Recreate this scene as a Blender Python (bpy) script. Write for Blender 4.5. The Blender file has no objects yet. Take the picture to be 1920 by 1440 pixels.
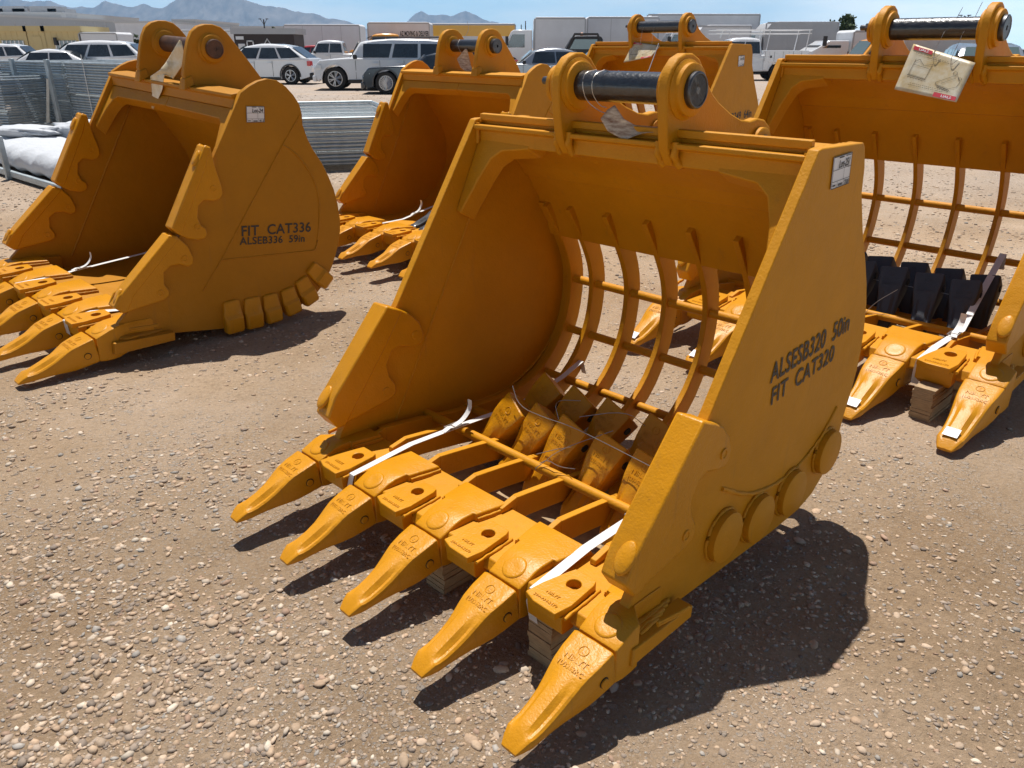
import bpy, bmesh, math, random
import numpy as np
from math import sin, cos, pi, radians as R
from mathutils import Vector, Matrix
random.seed(7); rng = np.random.default_rng(7)
S = bpy.context.scene
C = S.collection
# ------------------------------------------------------------------ camera, sky, sun, exposure
CAMH = 1.471; PITCH = R(23.34); ROLL = R(0.1); FPX = 1460.0
cam = bpy.data.cameras.new('camera'); camo = bpy.data.objects.new('camera', cam); C.objects.link(camo)
fwd = Vector((0, cos(PITCH), -sin(PITCH))); up0 = Vector((0, sin(PITCH), cos(PITCH))); rt0 = Vector((1, 0, 0))
crt = rt0*cos(ROLL)+up0*sin(ROLL); cup = -rt0*sin(ROLL)+up0*cos(ROLL)
camo.matrix_world = Matrix(((crt.x, cup.x, -fwd.x, 0), (crt.y, cup.y, -fwd.y, 0), (crt.z, cup.z, -fwd.z, CAMH), (0, 0, 0, 1)))
cam.lens = FPX/1920*36; cam.sensor_width = 36; cam.clip_start = 0.05; cam.clip_end = 60000
S.camera = camo
SUNV = Vector((0.056, -0.325, -1.0)).normalized()
sun = bpy.data.lights.new('sun', 'SUN'); sun.energy = 5.0; sun.angle = R(0.5); sun.color = (1.0, 0.955, 0.89)
suno = bpy.data.objects.new('sun', sun); C.objects.link(suno)
suno.rotation_euler = SUNV.to_track_quat('-Z', 'Y').to_euler(); suno.location = (0, 0, 50)
W = bpy.data.worlds.new('World'); S.world = W; W.use_nodes = True
wn = W.node_tree; wn.nodes.clear()
wo = wn.nodes.new('ShaderNodeOutputWorld'); bg = wn.nodes.new('ShaderNodeBackground'); sky = wn.nodes.new('ShaderNodeTexSky')
sky.sky_type = 'NISHITA'; sky.sun_disc = False
sky.sun_elevation = math.asin(-SUNV.z); sky.sun_rotation = math.atan2(-SUNV.x, -SUNV.y)
sky.air_density = 1.0; sky.dust_density = 1.2; sky.ozone_density = 1.6; sky.altitude = 350
bg.inputs['Strength'].default_value = 0.05
# thin cloud by direction
tc = wn.nodes.new('ShaderNodeTexCoord'); mp = wn.nodes.new('ShaderNodeMapping'); mp.inputs['Scale'].default_value = (1.0, 1.0, 5.0)
nz = wn.nodes.new('ShaderNodeTexNoise'); nz.inputs['Scale'].default_value = 3.2; nz.inputs['Detail'].default_value = 9; nz.inputs['Roughness'].default_value = 0.6
cr = wn.nodes.new('ShaderNodeValToRGB'); cr.color_ramp.elements[0].position = 0.42; cr.color_ramp.elements[1].position = 0.72
cr.color_ramp.elements[0].color = (0, 0, 0, 1); cr.color_ramp.elements[1].color = (0.12, 0.12, 0.12, 1)
mixc = wn.nodes.new('ShaderNodeMixRGB'); mixc.inputs[2].default_value = (7.9, 8.5, 9.0, 1)
wn.links.new(tc.outputs['Generated'], mp.inputs['Vector']); wn.links.new(mp.outputs[0], nz.inputs['Vector'])
wn.links.new(nz.outputs['Fac'], cr.inputs[0]); wn.links.new(cr.outputs[0], mixc.inputs[0]); wn.links.new(sky.outputs[0], mixc.inputs[1])
# brighter white-blue air near the horizon
sxyz = wn.nodes.new('ShaderNodeSeparateXYZ'); wn.links.new(tc.outputs['Generated'], sxyz.inputs[0])
hr = wn.nodes.new('ShaderNodeMapRange'); hr.inputs['From Min'].default_value = .064; hr.inputs['From Max'].default_value = .080; hr.inputs['To Min'].default_value = 1.0; hr.inputs['To Max'].default_value = 0.0
hr.interpolation_type = 'SMOOTHSTEP'; wn.links.new(sxyz.outputs['Z'], hr.inputs['Value'])
cr2 = wn.nodes.new('ShaderNodeMapRange'); cr2.inputs['From Min'].default_value = .40; cr2.inputs['From Max'].default_value = .66; wn.links.new(nz.outputs['Fac'], cr2.inputs['Value'])
hcol = wn.nodes.new('ShaderNodeMixRGB'); hcol.inputs[1].default_value = (15.0, 22.5, 27.0, 1); hcol.inputs[2].default_value = (24.0, 27.0, 28.0, 1); wn.links.new(cr2.outputs[0], hcol.inputs[0])
hmx = wn.nodes.new('ShaderNodeMixRGB'); wn.links.new(hr.outputs[0], hmx.inputs[0]); wn.links.new(mixc.outputs[0], hmx.inputs[1]); wn.links.new(hcol.outputs[0], hmx.inputs[2])
wn.links.new(hmx.outputs[0], bg.inputs[0]); wn.links.new(bg.outputs[0], wo.inputs[0])
S.view_settings.view_transform = 'Standard'; S.view_settings.look = 'None'; S.view_settings.exposure = 0.33; S.view_settings.gamma = 1

# ------------------------------------------------------------------ helpers
def mat(name, col, rough=0.5, metal=0.0, var=0.0, vscale=8.0, bump=0.0, bscale=60.0, spec=0.5, coat=0.0, col2=None, dist=0.002, stretch=None):
    m = bpy.data.materials.new(name); m.use_nodes = True; nt = m.node_tree; n = nt.nodes; L = nt.links
    b = n['Principled BSDF']; b.inputs['Base Color'].default_value = (*col, 1); b.inputs['Roughness'].default_value = rough
    b.inputs['Metallic'].default_value = metal; b.inputs['Specular IOR Level'].default_value = spec; b.inputs['Coat Weight'].default_value = coat
    b.inputs['Coat Roughness'].default_value = 0.12
    t = n.new('ShaderNodeTexCoord'); src = t.outputs['Object']
    if stretch:
        mpn = n.new('ShaderNodeMapping'); mpn.inputs['Scale'].default_value = stretch; L.new(src, mpn.inputs['Vector']); src = mpn.outputs[0]
    if var or col2:
        a = n.new('ShaderNodeTexNoise'); a.inputs['Scale'].default_value = vscale; a.inputs['Detail'].default_value = 6; a.inputs['Roughness'].default_value = 0.65
        L.new(src, a.inputs['Vector'])
        r = n.new('ShaderNodeValToRGB'); r.color_ramp.elements[0].position = 0.3; r.color_ramp.elements[1].position = 0.72
        c2 = col2 or tuple(min(1, c*(1+var)) for c in col); c1 = col if col2 else tuple(c*(1-var) for c in col)
        r.color_ramp.elements[0].color = (*c1, 1); r.color_ramp.elements[1].color = (*c2, 1)
        L.new(a.outputs['Fac'], r.inputs[0]); L.new(r.outputs[0], b.inputs['Base Color'])
        mr = n.new('ShaderNodeMapRange'); mr.inputs['To Min'].default_value = rough*0.8; mr.inputs['To Max'].default_value = min(1, rough*1.3)
        L.new(a.outputs['Fac'], mr.inputs['Value']); L.new(mr.outputs[0], b.inputs['Roughness'])
    if bump:
        a = n.new('ShaderNodeTexNoise'); a.inputs['Scale'].default_value = bscale; a.inputs['Detail'].default_value = 4
        L.new(src, a.inputs['Vector']); bp = n.new('ShaderNodeBump'); bp.inputs['Strength'].default_value = bump; bp.inputs['Distance'].default_value = dist
        L.new(a.outputs['Fac'], bp.inputs['Height']); L.new(bp.outputs[0], b.inputs['Normal'])
    return m

def rot2(p, a): return (p[0]*cos(a)-p[1]*sin(a), p[0]*sin(a)+p[1]*cos(a))

class MB:
    """collects shapes in one mesh"""
    def __init__(s): s.v = []; s.f = []; s.mi = []; s.cm = 0
    def add(s, vs, fs):
        o = len(s.v); s.v += [tuple(v) for v in vs]; s.f += [tuple(i+o for i in f) for f in fs]; s.mi += [s.cm]*len(fs); return s
    def box(s, x0, x1, y0, y1, z0, z1):
        return s.add([(x0,y0,z0),(x1,y0,z0),(x1,y1,z0),(x0,y1,z0),(x0,y0,z1),(x1,y0,z1),(x1,y1,z1),(x0,y1,z1)],
                     [(0,3,2,1),(4,5,6,7),(0,1,5,4),(1,2,6,5),(2,3,7,6),(3,0,4,7)])
    def prism(s, poly, x0, x1, axis='x'):
        n = len(poly)
        def P(a, b, c): return {'x': (c, a, b), 'y': (a, c, b), 'z': (a, b, c)}[axis]
        vs = [P(a, b, x0) for a, b in poly]+[P(a, b, x1) for a, b in poly]
        return s.add(vs, [tuple(range(n))[::-1], tuple(range(n, 2*n))]+[(i, (i+1) % n, n+(i+1) % n, n+i) for i in range(n)])
    def strip(s, top, bot, x0, x1):
        """band between two (y,z) polylines, thickness along x"""
        n = len(top); vs = []
        for x in (x0, x1):
            vs += [(x, *p) for p in top]+[(x, *p) for p in bot]
        fs = []
        for i in range(n-1):
            a, b, c, d = i, i+1, n+i+1, n+i; o = 2*n
            fs += [(a, b, c, d), (a+o, d+o, c+o, b+o), (a, a+o, b+o, b), (d, c, c+o, d+o)]
        fs += [(0, n, 3*n, 2*n), (n-1, 3*n-1, 4*n-1, 2*n-1)]
        return s.add(vs, fs)
    def tube(s, pts, r, n=8, cap=True):
        pts = [Vector(p) for p in pts]; rs = r if isinstance(r, (list, tuple)) else [r]*len(pts); vs = []; fs = []
        ref = Vector((0, 0, 1))
        for i, p in enumerate(pts):
            d = (pts[min(i+1, len(pts)-1)]-pts[max(i-1, 0)]).normalized()
            a = d.cross(ref if abs(d.z) < 0.95 else Vector((0, 1, 0))).normalized(); b = d.cross(a)
            for k in range(n):
                t = 2*pi*k/n; vs.append(p+a*(rs[i]*cos(t))+b*(rs[i]*sin(t)))
        for i in range(len(pts)-1):
            for k in range(n):
                k2 = (k+1) % n; fs.append((i*n+k, i*n+k2, (i+1)*n+k2, (i+1)*n+k))
        if cap: fs += [tuple(range(n))[::-1], tuple(range((len(pts)-1)*n, len(pts)*n))]
        return s.add(vs, fs)
    def lathe(s, prof, c, axis='x', n=32):
        """prof: list of (radius, offset along axis)"""
        vs = []; fs = []
        for r, o in prof:
            for k in range(n):
                t = 2*pi*k/n; a, b = r*cos(t), r*sin(t)
                vs.append({'x': (c[0]+o, c[1]+a, c[2]+b), 'y': (c[0]+a, c[1]+o, c[2]+b), 'z': (c[0]+a, c[1]+b, c[2]+o)}[axis])
        for i in range(len(prof)-1):
            for k in range(n):
                k2 = (k+1) % n; fs.append((i*n+k, i*n+k2, (i+1)*n+k2, (i+1)*n+k))
        fs += [tuple(range(n))[::-1], tuple(range((len(prof)-1)*n, len(prof)*n))]
        return s.add(vs, fs)
    def loft(s, loops, cap=True):
        n = len(loops[0]); vs = [p for l in loops for p in l]; fs = []
        for i in range(len(loops)-1):
            for k in range(n):
                k2 = (k+1) % n; fs.append((i*n+k, i*n+k2, (i+1)*n+k2, (i+1)*n+k))
        if cap: fs += [tuple(range(n))[::-1], tuple(range((len(loops)-1)*n, len(loops)*n))]
        return s.add(vs, fs)
    def bead(s, pts, r=0.005, step=0.012, seed=0):
        """lumpy weld bead"""
        q = resample(pts, step); rr = random.Random(seed+len(pts))
        return s.tube([(p[0]+rr.uniform(-1, 1)*r*.2, p[1]+rr.uniform(-1, 1)*r*.2, p[2]) for p in q], [r*rr.uniform(0.8, 1.2) for _ in q], n=6)
    def xf(s, fn): s.v = [tuple(fn(*v)) for v in s.v]; return s
    def build(s, name, m, parent=None, smooth=35, bevel=0, label=None, seg=2):
        me = bpy.data.meshes.new(name); me.from_pydata(s.v, [], s.f); me.update()
        bm = bmesh.new(); bm.from_mesh(me); bmesh.ops.recalc_face_normals(bm, faces=bm.faces); bm.to_mesh(me); bm.free()
        for k in (m if isinstance(m, (list, tuple)) else [m]): me.materials.append(k)
        if isinstance(m, (list, tuple)): me.polygons.foreach_set('material_index', s.mi)
        if smooth: me.shade_smooth(); me.set_sharp_from_angle(angle=R(smooth))
        o = bpy.data.objects.new(name, me); C.objects.link(o)
        if parent: o.parent = parent
        if bevel:
            b = o.modifiers.new('bevel', 'BEVEL'); b.width = bevel; b.segments = seg; b.limit_method = 'ANGLE'; b.angle_limit = R(40); b.harden_normals = False
        if label: o['label'] = label
        return o

def resample(pts, step):
    pts = [Vector(p) for p in pts]; out = [pts[0]]
    for a, b in zip(pts, pts[1:]):
        L = (b-a).length; k = max(1, int(L/step))
        for i in range(1, k+1): out.append(a.lerp(b, i/k))
    return [tuple(p) for p in out]
def smoothpoly(pts, it=2, closed=False):
    for _ in range(it):
        q = [] if closed else [pts[0]]
        rng_ = range(len(pts)) if closed else range(len(pts)-1)
        for i in rng_:
            a, b = pts[i], pts[(i+1) % len(pts)]
            q.append(tuple(a[k]*.75+b[k]*.25 for k in range(len(a)))); q.append(tuple(a[k]*.25+b[k]*.75 for k in range(len(a))))
        if not closed: q.append(pts[-1])
        pts = q
    return pts
def empty(name, loc=(0,0,0), rz=0, label=None, cat=None, group=None):
    o = bpy.data.objects.new(name, None); C.objects.link(o); o.location = loc; o.rotation_euler = (0, 0, rz); o.empty_display_size = .1
    tag(o, label, cat, group); return o
def tag(o, label=None, cat=None, group=None, kind=None):
    if label: o['label'] = label
    if cat: o['category'] = cat
    if group: o['group'] = group
    if kind: o['kind'] = kind
    return o
def copy_tree(o, parent=None):
    c = o.copy(); C.objects.link(c); c.parent = parent
    for ch in list(o.children): copy_tree(ch, c)
    return c
def text_mb(txt, size, bold=0.0, depth=0.0, spacing=1.0, shear=0.0, align='LEFT', res=3, word=1.0):
    cu = bpy.data.curves.new('t', 'FONT'); cu.body = txt; cu.size = size; cu.offset = bold; cu.extrude = depth; cu.space_character = spacing; cu.shear = shear
    cu.resolution_u = res; cu.align_x = align; cu.space_word = word
    o = bpy.data.objects.new('t', cu); C.objects.link(o); bpy.context.view_layer.update()
    me = o.to_mesh(); mb = MB(); mb.add([tuple(v.co) for v in me.vertices], [tuple(p.vertices) for p in me.polygons])
    o.to_mesh_clear(); bpy.data.objects.remove(o); bpy.data.curves.remove(cu); return mb
def stroke_mb(lines, w=0.003, h=0.0015):
    """flat pen strokes in the xy plane"""
    mb = MB()
    for l in lines:
        for (a, b) in zip(l, l[1:]):
            a = Vector((*a, 0)); b = Vector((*b, 0)); d = (b-a); 
            if d.length < 1e-6: continue
            d.normalize(); n = Vector((-d.y, d.x, 0))*w/2; a -= d*w/3; b += d*w/3
            mb.add([a+n, b+n, b-n, a-n, ] , [(0, 1, 2, 3)])
    return mb

# ------------------------------------------------------------------ materials
def paint_mat(name, col, rough=0.46, dust=0.0):
    m = bpy.data.materials.new(name); m.use_nodes = True; nt = m.node_tree; n = nt.nodes; L = nt.links; b = n['Principled BSDF']
    b.inputs['Specular IOR Level'].default_value = .30
    t = n.new('ShaderNodeTexCoord')
    a = n.new('ShaderNodeTexNoise'); a.inputs['Scale'].default_value = 3.5; a.inputs['Detail'].default_value = 8; a.inputs['Roughness'].default_value = .7; L.new(t.outputs['Object'], a.inputs['Vector'])
    r = n.new('ShaderNodeValToRGB'); r.color_ramp.elements[0].position = .25; r.color_ramp.elements[1].position = .8
    r.color_ramp.elements[0].color = (*[c*.86 for c in col], 1); r.color_ramp.elements[1].color = (*[min(1, c*1.1) for c in col], 1); L.new(a.outputs['Fac'], r.inputs[0])
    # scuffs: fine dark marks and dust flecks
    v = n.new('ShaderNodeTexNoise'); v.inputs['Scale'].default_value = 38; v.inputs['Detail'].default_value = 10; v.inputs['Roughness'].default_value = .75; L.new(t.outputs['Object'], v.inputs['Vector'])
    r2 = n.new('ShaderNodeValToRGB'); r2.color_ramp.elements[0].position = .665; r2.color_ramp.elements[1].position = .72
    r2.color_ramp.elements[0].color = (0, 0, 0, 1); r2.color_ramp.elements[1].color = (.5, .5, .5, 1); L.new(v.outputs['Fac'], r2.inputs[0])
    mx = n.new('ShaderNodeMixRGB'); mx.inputs[2].default_value = (.16, .065, .015, 1); L.new(r2.outputs[0], mx.inputs[0]); L.new(r.outputs[0], mx.inputs[1])
    d = n.new('ShaderNodeTexNoise'); d.inputs['Scale'].default_value = 1.7; d.inputs['Detail'].default_value = 12; d.inputs['Roughness'].default_value = .72; L.new(t.outputs['Object'], d.inputs['Vector'])
    r3 = n.new('ShaderNodeValToRGB'); r3.color_ramp.elements[0].position = .5; r3.color_ramp.elements[1].position = .8
    r3.color_ramp.elements[0].color = (0, 0, 0, 1); r3.color_ramp.elements[1].color = (.12+dust,)*3+(1,); L.new(d.outputs['Fac'], r3.inputs[0])
    mx2 = n.new('ShaderNodeMixRGB'); mx2.inputs[2].default_value = (.42, .28, .12, 1); L.new(r3.outputs[0], mx2.inputs[0]); L.new(mx.outputs[0], mx2.inputs[1])
    # thin rust-brown runs and rub marks
    mpr = n.new('ShaderNodeMapping'); mpr.inputs['Scale'].default_value = (26, 26, 2.2); mpr.inputs['Rotation'].default_value = (.35, 0, 0); L.new(t.outputs['Object'], mpr.inputs['Vector'])
    st = n.new('ShaderNodeTexNoise'); st.inputs['Scale'].default_value = 1.0; st.inputs['Detail'].default_value = 6; st.inputs['Roughness'].default_value = .7; L.new(mpr.outputs[0], st.inputs['Vector'])
    r4 = n.new('ShaderNodeValToRGB'); r4.color_ramp.elements[0].position = .60; r4.color_ramp.elements[1].position = .74; r4.color_ramp.elements[0].color = (0, 0, 0, 1); r4.color_ramp.elements[1].color = (.30, .30, .30, 1); L.new(st.outputs['Fac'], r4.inputs[0])
    mx3 = n.new('ShaderNodeMixRGB'); mx3.inputs[2].default_value = (.26, .12, .03, 1); L.new(r4.outputs[0], mx3.inputs[0]); L.new(mx2.outputs[0], mx3.inputs[1])
    L.new(mx3.outputs[0], b.inputs['Base Color'])
    mr = n.new('ShaderNodeMapRange'); mr.inputs['To Min'].default_value = rough; mr.inputs['To Max'].default_value = rough+.22; L.new(d.outputs['Fac'], mr.inputs['Value']); L.new(mr.outputs[0], b.inputs['Roughness'])
    e = n.new('ShaderNodeTexNoise'); e.inputs['Scale'].default_value = 160; e.inputs['Detail'].default_value = 3; L.new(t.outputs['Object'], e.inputs['Vector'])
    e2 = n.new('ShaderNodeTexNoise'); e2.inputs['Scale'].default_value = 14; e2.inputs['Detail'].default_value = 3; L.new(t.outputs['Object'], e2.inputs['Vector'])
    b1 = n.new('ShaderNodeBump'); b1.inputs['Strength'].default_value = .5; b1.inputs['Distance'].default_value = .0022; L.new(e.outputs['Fac'], b1.inputs['Height'])
    b2 = n.new('ShaderNodeBump'); b2.inputs['Strength'].default_value = .45; b2.inputs['Distance'].default_value = .007; L.new(e2.outputs['Fac'], b2.inputs['Height']); L.new(b1.outputs[0], b2.inputs['Normal'])
    L.new(b2.outputs[0], b.inputs['Normal'])
    return m
YEL = (0.57, 0.240, 0.001)
M = {}
M['paint'] = paint_mat('yellow_paint', YEL)
M['cast'] = paint_mat('yellow_cast_paint', (0.58, 0.243, 0.003), rough=.27)
M['paint2'] = paint_mat('ochre_paint', (0.43, 0.178, 0.0008))
M['pin'] = mat('black_pin', (.012, .012, .014), .30, .0, var=.4, vscale=30, bump=.8, bscale=60, spec=.7, coat=.5, dist=.0035)
M['pinrust'] = mat('rusty_pin', (.045, .028, .022), .5, .3, col2=(.14, .07, .045), vscale=25, bump=.4, bscale=80)
M['capsteel'] = mat('grey_steel', (.10, .105, .115), .38, .85, var=.35, vscale=30, bump=.25, bscale=120)
M['ink'] = mat('stencil_ink', (.028, .026, .026), .55)
M['inkfade'] = mat('faded_ink', (.05, .04, .035), .6)
M['paper'] = mat('sticker_paper', (.74, .74, .76), .5)
M['tagpaper'] = mat('tag_paper', (.66, .63, .52), .35, col2=(.46, .31, .09), vscale=11, coat=.4)
M['tagdirty'] = mat('muddy_tag', (.20, .09, .035), .45, col2=(.68, .58, .44), vscale=30, coat=.4, stretch=(1, 1, 4))
M['red'] = mat('red_print', (.55, .05, .07), .4)
M['wire'] = mat('steel_wire', (.45, .42, .38), .35, .8)
M['strap'] = mat('white_strap', (.66, .655, .64), .5, bump=.5, bscale=220)
M['wood'] = mat('plywood', (.36, .25, .14), .8, var=.3, vscale=30, bump=.4, bscale=60, stretch=(1, 1, 6))
M['blacktooth'] = mat('black_cast_paint', (.040, .045, .056), .55, bump=.5, bscale=90, var=.2)
M['silver'] = mat('bright_steel', (.55, .55, .56), .3, .9, var=.2, bump=.3, bscale=60)
M['galv'] = mat('galvanised_steel', (.40, .45, .475), .46, .6, var=.22, vscale=9)
M['dark'] = mat('dark_gap', (.015, .013, .012), .7)

# ------------------------------------------------------------------ excavator tooth
def tooth_mb(k=1.0):
    """local: x lateral, y: 0 at back -> -0.295 at tip, z up; origin at centre of the back face"""
    st = [(0, .0585, .0505, -.048, 0), (.004, .0605, .053, -.051, 0), (.05, .0580, .046, -.053, 0), (.085, .0535, .0385, -.055, 0), (.105, .0505, .034, -.054, .003),
          (.13, .0470, .0275, -.052, .008), (.155, .0440, .0205, -.048, .012), (.19, .0415, .0105, -.044, .013), (.225, .040, .0015, -.041, .011), (.250, .0390, -.0055, -.040, .005),
          (.258, .0380, -.009, -.0395, .001), (.277, .031, -.019, -.039, 0), (.295, .022, -.031, -.0385, 0)]
    loops = []
    for u, w, t, b, fl in st:
        c = min(.008, w*.2, (t-b)*.25)
        e = fl*1.5; top = [(-w, t-c*1.1-e), (-w+c*.35, t-c*.3-e*.85), (-w+c, t-e*.72), (-w*.64, t-fl*1.05), (-w*.50, t-fl*.55), (-w*.36, t-.0), (0, t+.0015), (w*.36, t-.0), (w*.50, t-fl*.55), (w*.64, t-fl*1.05), (w-c, t-e*.72), (w-c*.35, t-c*.3-e*.85), (w, t-c*1.1-e)]
        bot = [(w*.98, b+c*1.3), (w*.90, b+c*.3), (w*.7, b), (0, b-.001), (-w*.7, b), (-w*.90, b+c*.3), (-w*.98, b+c*1.3)]
        loops.append([(x, -u, z) for x, z in top+bot])
    mb = MB().loft(loops)
    return mb.xf(lambda x, y, z: (x*k, y*k, z*k))
def mark_mb(k=1.0):
    mb = text_mb('NBLYT', .0215, .0002, .0003, align='CENTER', res=1)
    m2 = text_mb('1U3352RC', .0165, .0002, .0003, align='CENTER', res=1)
    m3 = text_mb('2', .015, .0003, .0003, align='CENTER', res=1)
    out = MB()
    out.add([(x, y-.072, z) for x, y, z in mb.v], mb.f); out.add([(x, y-.093, z) for x, y, z in m2.v], m2.f); out.add([(x, y-.044, z) for x, y, z in m3.v], m3.f)
    ring = [(.0125*cos(t), -.038+.0125*sin(t), 0) for t in np.linspace(0, 2*pi, 17)]
    out.tube(ring, .0008, n=4, cap=False)
    # follow the top face
    def top(y): 
        u = -y; xs = [0, .004, .05, .085, .105, .13, .155]; zs = [.052, .0545, .0475, .040, .0355, .029, .022]
        return float(np.interp(u, xs, zs))
    return out.xf(lambda x, y, z: (x*k, y*k, (top(y)+z+.0004)*k))
_tm = {}
def make_tooth(name, parent, matp, pinmat=True, k=1.0, hole=False):
    key = (k, matp.name)
    if key not in _tm:
        o = tooth_mb(k).build(name, matp, parent, smooth=28, bevel=0)
        mk = mark_mb(k).build('casting_mark', matp, o, smooth=0)
        _tm[key] = (o.data, mk.data)
    else:
        o = bpy.data.objects.new(name, _tm[key][0]); C.objects.link(o); o.parent = parent
        mk = bpy.data.objects.new('casting_mark', _tm[key][1]); C.objects.link(mk); mk.parent = o
    if not hole:
        for sx in (-1, 1):
            p = MB(); p.lathe([(.0138*k, .057*k*sx), (.0138*k, .0600*k*sx), (.011*k, .0600*k*sx), (.011*k, .0585*k*sx)], (0, -.040*k, -.008*k), n=20)
            p.cm = 1; p.lathe([(.0115*k, .058*k*sx), (.0115*k, .0630*k*sx), (.0095*k, .0645*k*sx)], (.0, -.0415*k, -.0072*k), n=18)
            p.build('tooth_pin', [M['dark'], matp], o, smooth=30)
    if hole:
        p = MB(); p.lathe([(.014*k, -.0625*k), (.014*k, .0625*k)], (0, -.04*k, -.005*k), n=20); p.mi = [0]*len(p.f)
        po = p.build('pin_hole', M['dark'], o, smooth=30)
    return o

# ------------------------------------------------------------------ side cutter outlines (y,z) from the worn-edge side
CUT1 = [(-.40, .606), (-.345, .582), (-.30, .556), (-.262, .515), (-.246, .47), (-.252, .444), (-.275, .431), (-.305, .434), (-.357, .450), (-.388, .440), (-.413, .395), (-.405, .35), (-.382, .315), (-.379, .288), (-.39, .270), (-.42, .260), (-.63, .228), (-.662, .275), (-.632, .34)]

def button(mb, c, r, x0, x1):
    mb.lathe([(r, x0), (r, x1-.002*np.sign(x1-x0)), (r-.003, x1)], (0, *c), n=40)

def sticker(parent, X, corners, txt, px=1, n2='7|08'):
    """lot label on a side plate; corners (y,z) top-left, top-right, bottom-left seen from +X"""
    o = Vector((X, *corners[0])); ux = Vector((0, corners[1][0]-corners[0][0], corners[1][1]-corners[0][1])); uy = Vector((0, corners[2][0]-corners[0][0], corners[2][1]-corners[0][1]))
    w, h = ux.length, uy.length; ux.normalize(); uy.normalize()
    P = lambda a, b, e: tuple(o+ux*a+uy*b+Vector((e, 0, 0)))
    st = MB().add([P(0, 0, .003), P(w, 0, .003), P(w, h, .003), P(0, h, .003)], [(0, 1, 2, 3)]).build('lot_label', M['paper'], parent, smooth=0)
    mb = MB()
    def ln(a, b, c, d, t=.0012):
        p, q = Vector((a*w, b*h)), Vector((c*w, d*h)); dd = (q-p).normalized(); n = Vector((-dd.y, dd.x))*t/2
        mb.add([P(*(p+n), .0045), P(*(q+n), .0045), P(*(q-n), .0045), P(*(p-n), .0045)], [(0, 1, 2, 3)])
    for e in ((.01, .01, .99, .01), (.99, .01, .99, .99), (.99, .99, .01, .99), (.01, .99, .01, .01)): ln(*e, .002)
    ln(.02, .42, .98, .42); ln(.02, .78, .98, .78); ln(.62, .42, .62, .78); ln(.3, .78, .3, .98); ln(.66, .78, .66, .98)
    ln(.3, .06, .55, .06, .003); ln(.65, .06, .95, .06, .002); ln(.06, .90, .22, .90, .004); ln(.36, .90, .6, .90, .003); ln(.36, .94, .6, .94, .002)
    tm = text_mb(txt, h*.34, .0006, 0, res=2, shear=.2)
    mx = max(v[0] for v in tm.v)
    mb.add([P(x/mx*w*.62+.3*w, h*.38-y, .0045) for x, y, z in tm.v], tm.f)
    tm = text_mb(n2, h*.2, .0004, 0, res=2)
    mx = max(v[0] for v in tm.v)
    mb.add([P(x/mx*w*.26+.7*w, h*.97-y, .0045) for x, y, z in tm.v], tm.f)
    mb.build('label_print', M['ink'], st, smooth=0)

def lettering(parent, X, base0, base1, txt, capheight, width, name='lettering', matn='ink', bold=.0, up=None):
    """stencilled words on a side plate, base line from base0 (y,z) towards base1"""
    tm = text_mb(txt, 1.0, .015, 0, res=4, spacing=1.04)
    mx = max(v[0] for v in tm.v); mh = .7
    o = Vector((X, *base0)); ux = Vector((0, base1[0]-base0[0], base1[1]-base0[1])).normalized(); uy = Vector((0, -ux.z, ux.y)) if up is None else Vector((0, *up)).normalized()
    mb = MB().add([tuple(o+ux*(x/mx*width)+uy*(y/mh*capheight)+Vector((.0025, 0, 0))) for x, y, z in tm.v], tm.f)
    return mb.build(name, M[matn], parent, smooth=0)

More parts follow.
